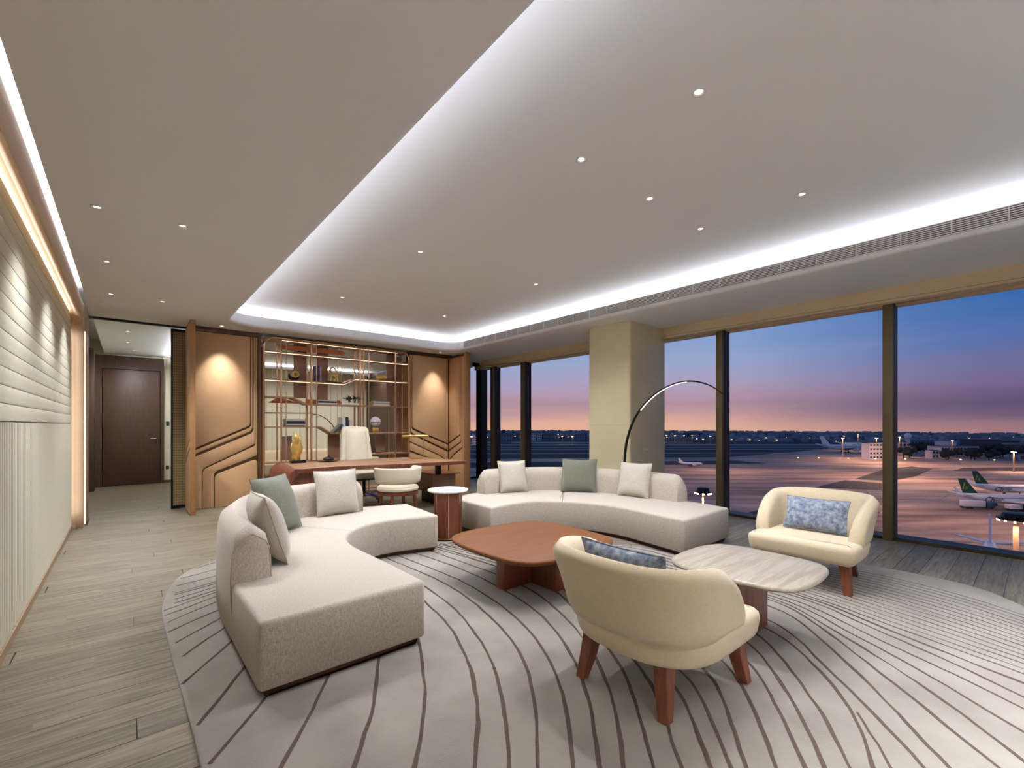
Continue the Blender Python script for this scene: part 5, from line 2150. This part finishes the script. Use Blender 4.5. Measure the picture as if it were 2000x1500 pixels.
def mast(px, D, h, r, label, lamps, group=None, lamp_r=0.25, ring=1.6, wreath=True, m=None, base_r=None):
    x, y = at(px, D)
    t = thing('light_mast', label, 'light mast', (x, y, ZG), 0, group)
    b = BM()
    tube(b, [(x, y, ZG), (x, y, ZG + h)], [r * 1.4, r], 12)
    obj('pole', b, M_['mast'], t, smooth=True)
    if wreath:
        b = BM()
        lathe(b, [(ring * .5, 0), (ring, 0), (ring, .25), (ring * .5, .25)], x, y, 20, ZG + h - .3)
        lathe(b, [(ring * .25, .3), (ring * .8, .3), (ring * .7, .9), (ring * .3, 1.0)], x, y, 16, ZG + h - .3)
        obj('lamp_ring', b, M_['black'], t)
    for k in range(lamps):
        a = 2 * PI * k / lamps + .5
        q = (x + ring * .92 * math.cos(a), y + ring * .92 * math.sin(a), ZG + h - .45) if lamps > 1 else (x, y, ZG + h)
        b = BM()
        lathe(b, [(0, -.12), (lamp_r, -.10), (lamp_r * .8, .14), (0, .2)], q[0], q[1], 10, q[2])
        obj('floodlight', b, m or M_['sodium'], t)
    return x, y


def glow(x, y, z, p, col=(1.0, 0.56, 0.36), r=1.5):
    l = bpy.data.lights.new('mast_light', 'SPOT')
    l.energy = p
    l.color = col
    l.spot_size = math.radians(166)
    l.spot_blend = 0.6
    l.shadow_soft_size = r
    o = bpy.data.objects.new('mast_light', l)
    o.location = (x, y, z)
    C.objects.link(o)


AP = 0.66
x, y = mast(1373, 80, 22.6, 0.16, 'high light mast with burning lamps right of the window sofa back', 8, None, .17, 1.35)
glow(x, y, ZG + 21.6, 9000 * AP)
x, y = mast(1984, 62, 21.6, 0.26, 'thick orange-lit light mast at the right edge, dark lamp wreath on top', 12, None, .12, 1.9)
glow(x, y, ZG + 20.6, 9000 * AP)
for px, D, h, lb, pw in ((1646, 470, 21, 'bright twin mast light beyond the apron, left of the parked white airliners', 22000),
                         (1676, 600, 22, 'small mast light behind the parked white airliners', 22000),
                         (1712, 470, 21, 'orange mast light just left of the right-hand mullion', 22000),
                         (1757, 488, 21, 'pale mast light just right of the right-hand mullion', 22000),
                         (1860, 462, 18, 'brightest mast light above the white apron building', 26000),
                         (1980, 330, 15, 'orange twin lamp mast in front of the office blocks at far right', 20000)):
    x, y = mast(px, D, h, 0.35, lb, 2 if px in (1646, 1712, 1980) else 1, 'mast lights along the apron edge', 0.9 if px not in (1676,) else 0.6,
                1.6, False, M_['sodium2'])
    glow(x, y, ZG + h - 1, (pw if px != 1860 else 5000) * AP, (1.0, 0.56, 0.36), 2)
for i, (px, D, lb) in enumerate(((921, 780, 'orange lamp seen through the narrow corner window'), (968, 760, 'pale lamp beside the corner mullion'),
                      (1098, 800, 'left one of two orange lamps left of the stone column'), (1118, 800, 'right one of two orange lamps left of the stone column'),
                      (1289, 860, 'first of five orange lamps right of the stone column'), (1302, 860, 'second of five orange lamps right of the stone column'),
                      (1318, 860, 'middle one of five orange lamps right of the stone column'), (1336, 860, 'fourth of five orange lamps right of the stone column'),
                      (1352, 860, 'last of five orange lamps right of the stone column'), (1387, 820, 'white lamp left of the middle mullion'))):
    mast(px, D, 14, .3, lb, 1, 'mast lights across the airfield', 1.7, 1.6, False, M_['sodium2'])
# masts added out of sight behind the column and mullions to light the apron
for px, D, h, pw in ((1216, 260, 44, 24000), (1216, 420, 44, 30000), (1407, 330, 44, 70000), (1738, 180, 44, 55000), (1738, 290, 44, 150000), (1738, 400, 44, 210000)):
    x, y = mast(px, D, h, 0.22, 'added light mast hidden from view behind the ' + ('stone column' if px < 1300 else 'window mullion'), 6, 'added masts hidden from view', .3, 1.5)
    glow(x, y, ZG + h - 1, pw * AP)
# unseen masts added beyond the right edge of the windows to brighten the apron
for px, D, h, pw in ((2120, 130, 40, 50000), (2130, 220, 40, 130000), (2150, 330, 40, 260000), (2160, 480, 40, 300000)):
    x, y = mast(px, D, h, 0.3, 'added light mast further along the apron outside the picture', 6, 'added masts outside the picture', .4, 1.6)
    glow(x, y, ZG + h - 1, pw * AP)
for i, px in enumerate((1559, 1599, 1657, 1710, 1768, 1876, 1942)):
    x, y = G(px, 899 + (px - 1559) * .012)
    mast(px, math.hypot(x * FX + y * FY, 0), 2.5, .12, 'low yellow lamp on the apron edge, number %s from the left' % ('one', 'two', 'three', 'four', 'five', 'six', 'seven')[i],
         1, 'low apron edge lamps', .7, 1, False, mat('edge_lamp', (255, 240, 130), .4, emit=(255, 236, 120), estr=7) if i == 0 else bpy.data.materials['edge_lamp'])

# ---- aircraft
M_['awhite'] = mat('aircraft_white', (226, 226, 230), 0.4, noise_amt=0.03, nscale=.5)
M_['agreen'] = mat('dark_green_tail', (14, 78, 62), 0.4, noise_amt=0.05, nscale=.5)
M_['ablue'] = mat('dark_blue_tail', (50, 84, 110), 0.4, noise_amt=0.05, nscale=.5)
M_['adark'] = mat('aircraft_dark', (40, 40, 48), 0.5)
M_['yell'] = mat('emblem_yellow', (236, 206, 60), 0.5)


def textmesh(txt, size, M, m, parent, name='lettering', shear=0.0):
    c = bpy.data.curves.new(name, 'FONT')
    c.body = txt
    c.size = size
    c.extrude = 0.01
    c.shear = shear
    c.align_x = 'LEFT'
    o = bpy.data.objects.new('tmp_text', c)
    C.objects.link(o)
    bpy.context.view_layer.update()
    me = bpy.data.meshes.new_from_object(o.evaluated_get(bpy.context.evaluated_depsgraph_get()))
    bpy.data.objects.remove(o)
    bpy.data.curves.remove(c)
    me.transform(M)
    me.name = name
    me.materials.clear()
    me.materials.append(m)
    r = bpy.data.objects.new(name, me)
    C.objects.link(r)
    r.parent = parent
    return r


def aircraft(label, x, y, heading, s=1.0, tail='agreen', writing=False, group=None):
    t = thing('aeroplane', label, 'aeroplane', (x, y, ZG), heading, group)
    Sc = Matrix.Scale(s, 4)

    def put(name, b, m, **k):
        b.transform(Sc)
        return obj(name, b, m, t, world=False, **k)
    b = BM()
    pr = [(-18.8, 5.4, .15), (-17.5, 5.2, .55), (-14, 4.7, 1.2), (-10, 4.1, 1.75), (-6, 3.75, 2.0), (0, 3.7, 2.0), (12, 3.7, 2.0), (15, 3.6, 1.8), (17.3, 3.3, 1.2),
          (18.4, 3.1, .6), (18.8, 3.0, .1)]
    tube(b, [(p[0], 0, p[1]) for p in pr], [p[2] for p in pr], 18)
    fus = put('fuselage', b, M_['awhite'], smooth=True)

    def flat(name, prof, m, th=.25):
        """blade from a list of 3-d points forming a planar outline, thickened along the normal"""
        b = BM()
        P = [Vector(p) for p in prof]
        n = (P[1] - P[0]).cross(P[2] - P[0]).normalized() * th
        lo = [b.verts.new(p - n) for p in P]
        hi = [b.verts.new(p + n) for p in P]
        b.faces.new(lo[::-1]); b.faces.new(hi)
        for k in range(len(P)):
            b.faces.new((lo[k], lo[(k + 1) % len(P)], hi[(k + 1) % len(P)], hi[k]))
        return put(name, b, m)
    flat('tail_fin', [(-11.0, 0, 5.6), (-16.8, 0, 6.0), (-18.6, 0, 11.9), (-16.2, 0, 11.9)], M_[tail], .16)
    for sy in (-1, 1):
        flat('stabiliser', [(-14.2, sy * .6, 5.3), (-17.0, sy * .6, 5.3), (-18.3, sy * 6.2, 5.9), (-17.0, sy * 6.2, 5.9)], M_['awhite'], .12)
        flat('wing', [(4.0, sy * 1.6, 2.9), (-3.6, sy * 1.6, 2.9), (-5.6, sy * 16.8, 4.4), (-4.2, sy * 16.8, 4.4)], M_['awhite'], .22)
        flat('winglet', [(-4.2, sy * 16.8, 4.4), (-5.8, sy * 16.8, 4.4), (-6.6, sy * 17.3, 6.4), (-5.9, sy * 17.3, 6.4)], M_['awhite'], .1)
        b = BM()
        tube(b, [(5.2, sy * 5.7, 2.0), (4.6, sy * 5.7, 2.0), (2.4, sy * 5.7, 2.0), (1.0, sy * 5.7, 2.0)], [1.0, 1.15, 1.05, .6], 14)
        put('engine', b, M_['awhite'], smooth=True)
        b = BM()
        tube(b, [(-1, sy * 3.7, 0.0), (-1, sy * 3.7, 2.6)], .18, 8)
        tube(b, [(-1, sy * 3.5, .55), (-1, sy * 4.0, .55)], .55, 12)
        put('main_gear', b, M_['adark'])
    b = BM()
    tube(b, [(13, 0, 0.3), (13, 0, 2.0)], .14, 8)
    tube(b, [(13, -.25, .4), (13, .25, .4)], .4, 12)
    put('nose_gear', b, M_['adark'])
    b = BM()
    for k in range(46):
        for sy in (-1, 1):
            xx = -8.5 + k * .50
            box(b, xx, xx + .22, sy * 1.96 - .06, sy * 1.96 + .06, 4.1, 4.45)
    for xx in (-10.2, 13.4):
        for sy in (-1, 1):
            box(b, xx, xx + .8, sy * 1.72 - .06, sy * 1.72 + .06 + .1, 2.9, 3.1)
    box(b, 16.2, 17.0, -1.3, 1.3, 4.0, 4.5)
    o = put('windows', b, M_['adark'])
    if writing:
        # script lettering on the flank turned to the room and three curls on the tail
        Mt = Sc @ Matrix.Translation((-10.6, -2.06, 2.5)) @ Matrix.Rotation(PI / 2, 4, 'X')
        textmesh('Ch', 3.2, Mt, M_['adark'], t, shear=.45)
        Mt = Sc @ Matrix.Translation((-6.9, -2.08, 3.1)) @ Matrix.Rotation(PI / 2, 4, 'X')
        textmesh('.com', 2.0, Mt, M_['adark'], t, shear=.3)
        for dx, dz in ((-16.9, 9.0), (-17.3, 7.6), (-16.0, 7.5)):
            Mt = Sc @ Matrix.Translation((dx, -0.20, dz)) @ Matrix.Rotation(PI / 2, 4, 'X')
            textmesh('S', 1.7, Mt, M_['yell'], t, 'tail_emblem', .2)
    return t


def place_tail(px, y, heading, s=1.0):
    """centre of an aircraft whose tail stands above ground pixel (px, y)"""
    x, yy = G(px, y)
    return x + 17.5 * s * math.cos(heading), yy + 17.5 * s * math.sin(heading)


h1 = HEAD - 0.10
x, y = place_tail(1877, 990, h1)
aircraft('white airliner with a green tail and dark lettering, the nearer of two side by side', x, y, h1, 1.0, 'agreen', True, 'green tailed airliners')
x, y = place_tail(1903, 968, h1)
aircraft('white airliner with a green tail and dark lettering, the farther of two side by side', x, y, h1, 1.0, 'agreen', True, 'green tailed airliners')
x, y = place_tail(1604, 883, HEAD - .1, 1.7)
aircraft('far white airliner with a pale tail parked beyond the apron', x, y, HEAD - .1, 1.7, 'awhite', False, 'far airliners')
x, y = place_tail(1640, 877.5, HEAD - .1, 1.7)
aircraft('far white airliner with a blue tail parked beyond the apron', x, y, HEAD - .1, 1.7, 'ablue', False, 'far airliners')
x, y = place_tail(1326, 910, HEAD, .55)
aircraft('small white jet rolling on the dark airfield right of the column', x, y, HEAD, .55, 'awhite')
# airliner nosed in below the window: only its tail comes into view
hb = math.atan2(-math.sin(math.radians(40.4 + 44)) * 0 - math.cos(math.radians(40.4 + 46.5)), -math.sin(math.radians(40.4 + 46.5)))
x, y = at(1933, 113)
hb = math.atan2(-y, -x) + 0.02
aircraft('white airliner tail directly below the right window with the wings spread', x + 17.5 * math.cos(hb), y + 17.5 * math.sin(hb), hb, 1.0, 'awhite')

# ---- vehicles on the apron
def truck(px, y, L, hgt, label, hd):
    x, yy = G(px, y)
    t = thing('airport_truck', label, 'truck', (x, yy, ZG), hd, 'apron vehicles')
    b = BM()
    box(b, 0, L * .68, -1.3, 1.3, 1.0, hgt, None, .12)
    obj('tank_body', b, M_['awhite'], t, smooth=True, world=False)
    b = BM()
    box(b, L * .74, L, -1.2, 1.2, .7, hgt * .85, None, .2)
    obj('cab', b, M_['ablue'], t, smooth=True, world=False)
    b = BM()
    box(b, 0, L, -1.1, 1.1, .55, .95)
    obj('chassis', b, M_['adark'], t, world=False)
    for xx in (1.2, 2.6, L - 1.4):
        for sy in (-1, 1):
            b = BM()
            tube(b, [(xx, sy * 1.0, .5), (xx, sy * 1.35, .5)], .5, 14)
            obj('wheel', b, M_['adark'], t, world=False)


truck(1879, 993, 11.5, 3.4, 'long white tanker truck beside the nearer green tailed airliner', h1)
truck(1968, 998, 6.5, 2.8, 'short service truck in front of the tanker truck', h1)

# ---- buildings beyond the apron
M_['bwhite'] = mat('white_facade', (206, 200, 208), 0.8, noise_amt=0.06, nscale=.1)
M_['bblue'] = mat('blue_grey_facade', (108, 124, 146), 0.8, noise_amt=0.08, nscale=.1)
M_['bdark'] = mat('dark_facade', (66, 74, 92), 0.8, noise_amt=0.08, nscale=.1)
M_['bwin'] = mat('dark_window', (40, 48, 66), 0.3)
M_['bwinlit'] = mat('lit_window', (200, 190, 170), 0.5, emit=(255, 220, 170), estr=0.7)
wm = {}
bpos = []
brect = []


def building(label, px0, px1, ybase, ytop, m, rows=2, cols=8, depth=14, roof=None, name='building', tilt=0.0, strips=False):
    x, y = G((px0 + px1) / 2, ybase)
    D = (1.3 - ZG) * 882 / (ybase - 830)
    W_ = (px1 - px0) / 882 * D
    Hh = (ybase - ytop) / 882 * D
    hd = HEAD + tilt
    brect.append((x, y, hd, W_, depth))
    bpos.append((x + FX * depth / 2, y + FY * depth / 2, math.hypot(W_, depth) / 2 + 14))
    t = thing(name, label, 'building', (x, y, ZG), hd)
    b = BM()
    box(b, -W_ / 2, W_ / 2, 0, depth, 0, Hh)
    obj('wall', b, m, t, world=False)
    b = BM()
    box(b, -W_ / 2 - .3, W_ / 2 + .3, -.3, depth + .3, Hh, Hh + .5)
    obj('roof', b, M_['bdark'] if m is not M_['bdark'] else M_['bblue'], t, world=False)
    if roof:
        a, c, hh = roof
        b = BM()
        box(b, -W_ / 2 + W_ * a, -W_ / 2 + W_ * c, 2, depth - 2, Hh + .5, Hh + hh)
        obj('roof_hut', b, m, t, world=False)
    ww, hw = W_ / cols * (.55 if not strips else .98), Hh / rows * (.42 if not strips else .45)
    key = (round(ww, 2), round(hw, 2))
    if key not in wm:
        b = BM()
        box(b, -ww / 2, ww / 2, -.12, .05, 0, hw)
        me = bpy.data.meshes.new('window')
        b.to_mesh(me)
        b.free()
        me.materials.append(M_['bwin'])
        wm[key] = me
    for r in range(rows):
        for c in range(cols):
            o = bpy.data.objects.new('window', wm[key])
            C.objects.link(o)
            o.parent = t
            o.location = (-W_ / 2 + W_ * (c + .5) / cols, 0, Hh * (r + .38) / rows)
    return t


building('tall white building just left of the right-hand mullion at the apron edge', 1698, 1724, 898, 866, M_['bwhite'], 4, 4, 10)
building('lower pale building part hidden behind the right-hand mullion', 1722, 1771, 889, 864, M_['bwhite'], 2, 6, 20)
building('long low pale building right of the radar tower', 1768, 1822, 876, 861, M_['bblue'], 2, 9, 20)
building('small white box building among the dark trees', 1821, 1834, 896, 880, M_['bwhite'], 2, 2, 8)
building('long white two-storey building behind the trees with a roof hut', 1838, 1912, 893, 872, M_['bwhite'], 2, 12, 16, (.15, .45, 5))
building('long dark office block with window bands right of the white building', 1898, 1952, 881, 858, M_['bdark'], 3, 6, 16, None, 'building', 0, True)
building('pale office block with window bands at the far right', 1957, 1992, 881, 860, M_['bblue'], 3, 5, 16, None, 'building', 0, True)
building('low pale shed at the far right edge', 1990, 2060, 902, 888, M_['bblue'], 1, 5, 10)
building('blue and white terminal block left of the inner mullion', 972, 1000, 866, 847, M_['bblue'], 2, 5, 20)
building('tall dark hall seen past the left cushion', 981, 987, 862, 840, M_['bdark'], 3, 2, 16)
building('narrow white block behind the window sofa, left one', 1037, 1046, 862, 846, M_['bwhite'], 3, 2, 20)
building('white block with a lamp behind the window sofa', 1050, 1058, 861, 848, M_['bwhite'], 3, 2, 20)
building('blue glass hangar behind the window sofa, left of two', 1060, 1071, 861, 846, M_['bblue'], 2, 3, 20)
building('blue glass hangar behind the window sofa, right of two', 1073, 1083, 861, 846, M_['bblue'], 2, 3, 20)
building('grey block left of the stone column', 1122, 1146, 862, 848, M_['bblue'], 3, 5, 20)
building('low white terminal seen in the narrow corner window', 922, 940, 868, 850, M_['bwhite'], 4, 4, 20)
building('blue lit terminal roof right of the stone column', 1296, 1350, 864, 858, M_['bblue'], 1, 10, 20)
building('flat dark hall right of the stone column', 1340, 1372, 858, 845.5, M_['bdark'], 2, 6, 20)
# radar tower
x, y = G(1773, 882)
rt = thing('radar_tower', 'radar tower with a white dome right of the right-hand mullion', 'tower', (x, y, ZG))
D = 34.3 * 882 / 52
b = BM()
tube(b, [(x, y, ZG), (x, y, ZG + 17)], 2.4, 12)
obj('shaft', b, M_['bwhite'], rt)
b = BM()
bmesh.ops.create_icosphere(b, subdivisions=3, radius=4.0, matrix=Matrix.Translation((x, y, ZG + 20)))
obj('dome', b, M_['awhite'], rt, smooth=True)

# ---- trees at the apron edge, each its own
M_['tree'] = mat('dusk_foliage', (40, 48, 46), 0.95, col2=(22, 28, 30), nscale=.5)
tm = []
for v in range(4):
    b = BM()
    rr = random.Random(v)
    for k in range(6):
        c = (rr.uniform(-2.4, 2.4), rr.uniform(-2.2, 2.2), rr.uniform(3.2, 7.0))
        lump(b, c, (rr.uniform(1.8, 2.8),) * 2 + (rr.uniform(1.5, 2.4),), v * 7 + k, .5, 2, 2.5)
    me = bpy.data.meshes.new('crown')
    b.to_mesh(me)
    b.free()
    me.materials.append(M_['tree'])
    b = BM()
    tube(b, [(0, 0, 0), (0, 0, 4.5)], [.4, .2], 6)
    mt = bpy.data.meshes.new('trunk')
    b.to_mesh(mt)
    b.free()
    mt.materials.append(M_['adark'])
    tm.append((me, mt))
rr = random.Random(11)
nt_ = 0
tpos = []


def in_building(x, y):
    for bx_, by_, hd, W_, dp in brect:
        dx, dy = x - bx_, y - by_
        lx, ly = dx * math.cos(hd) + dy * math.sin(hd), -dx * math.sin(hd) + dy * math.cos(hd)
        if abs(lx) < W_ / 2 + 9 and -8 < ly < dp + 9:
            return True
    return (x - G(1773, 882)[0]) ** 2 + (y - G(1773, 882)[1]) ** 2 < 90


for i in range(900):
    if len(tpos) > 220: break
    px = rr.uniform(1752, 2080)
    ylo = 896 if px < 1838 else 900
    yb = rr.uniform(879, ylo) if px > 1752 else 880
    if 1838 < px < 1912 and yb < 889: continue
    if 1895 < px < 1992 and yb < 884: continue
    if 1768 < px < 1822 and yb < 880: continue
    if 1818 < px < 1837 and yb > 888: continue
    x, y = G(px, yb)
    if any((x - q[0]) ** 2 + (y - q[1]) ** 2 < 190 for q in tpos) or in_building(x, y): continue
    tpos.append((x, y))
    t = bpy.data.objects.new('tree', None)
    C.objects.link(t)
    t.location = (x, y, ZG)
    t.rotation_euler = (0, 0, rr.uniform(0, 6.28))
    s = rr.uniform(1.1, 1.5)
    t.scale = (s, s, s)
    finish(t, 'dark leafy tree in the belt of trees beyond the apron', 'tree', 'trees beyond the apron')
    for nme, me in (('crown', tm[i % 4][0]), ('trunk', tm[i % 4][1])):
        o = bpy.data.objects.new(nme, me)
        C.objects.link(o)
        o.parent = t
    nt_ += 1

# ---- distant city and tree line, nobody could count it
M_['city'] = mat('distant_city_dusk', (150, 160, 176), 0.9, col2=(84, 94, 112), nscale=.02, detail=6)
M_['citylight'] = mat('distant_lit_windows', (255, 230, 180), 0.5, emit=(255, 224, 170), estr=2.0)
b = BM()
b2 = BM()
rr = random.Random(21)
for i in range(7000):
    bearing = rr.uniform(math.radians(-2), math.radians(68))     # right of view axis
    a = math.radians(90 - 40.4) - bearing + math.radians(7)
    Rr = rr.uniform(1050, 2230) if bearing > .3 else rr.uniform(1150, 2230)
    x, y = Rr * math.cos(a), Rr * math.sin(a)
    if any((x - q[0]) ** 2 + (y - q[1]) ** 2 < q[2] ** 2 for q in bpos): continue
    big = rr.random() < .10
    w, d_ = rr.uniform(5, 20), rr.uniform(6, 14)
    if big: w *= .6
    h_ = rr.uniform(3, 11) if not big else rr.uniform(10, 22)
    h_ = min(h_, 34.0 - Rr * .0105 - rr.random() * 8) if Rr > 1700 else h_ * .7
    if h_ < 1: continue
    Mx = Matrix.Translation((x, y, ZG)) @ Matrix.Rotation(rr.choice((HEAD, HEAD + .3, HEAD - .4)), 4, 'Z')
    box(b, -w / 2, w / 2, -d_ / 2, d_ / 2, 0, h_, Mx)
    if rr.random() < .22:
        Mx = Matrix.Translation((x, y, ZG)) @ Matrix.Rotation(HEAD, 4, 'Z')
        ww = rr.uniform(.5, 1.6)
        box(b2, -ww, ww, -d_ / 2 - 4, -d_ / 2 - 3, h_ * .5, h_ * .5 + ww * .8, Mx)
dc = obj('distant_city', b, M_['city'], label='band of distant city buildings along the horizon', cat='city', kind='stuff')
obj('lit_windows', b2, M_['citylight'], dc, kind='stuff')
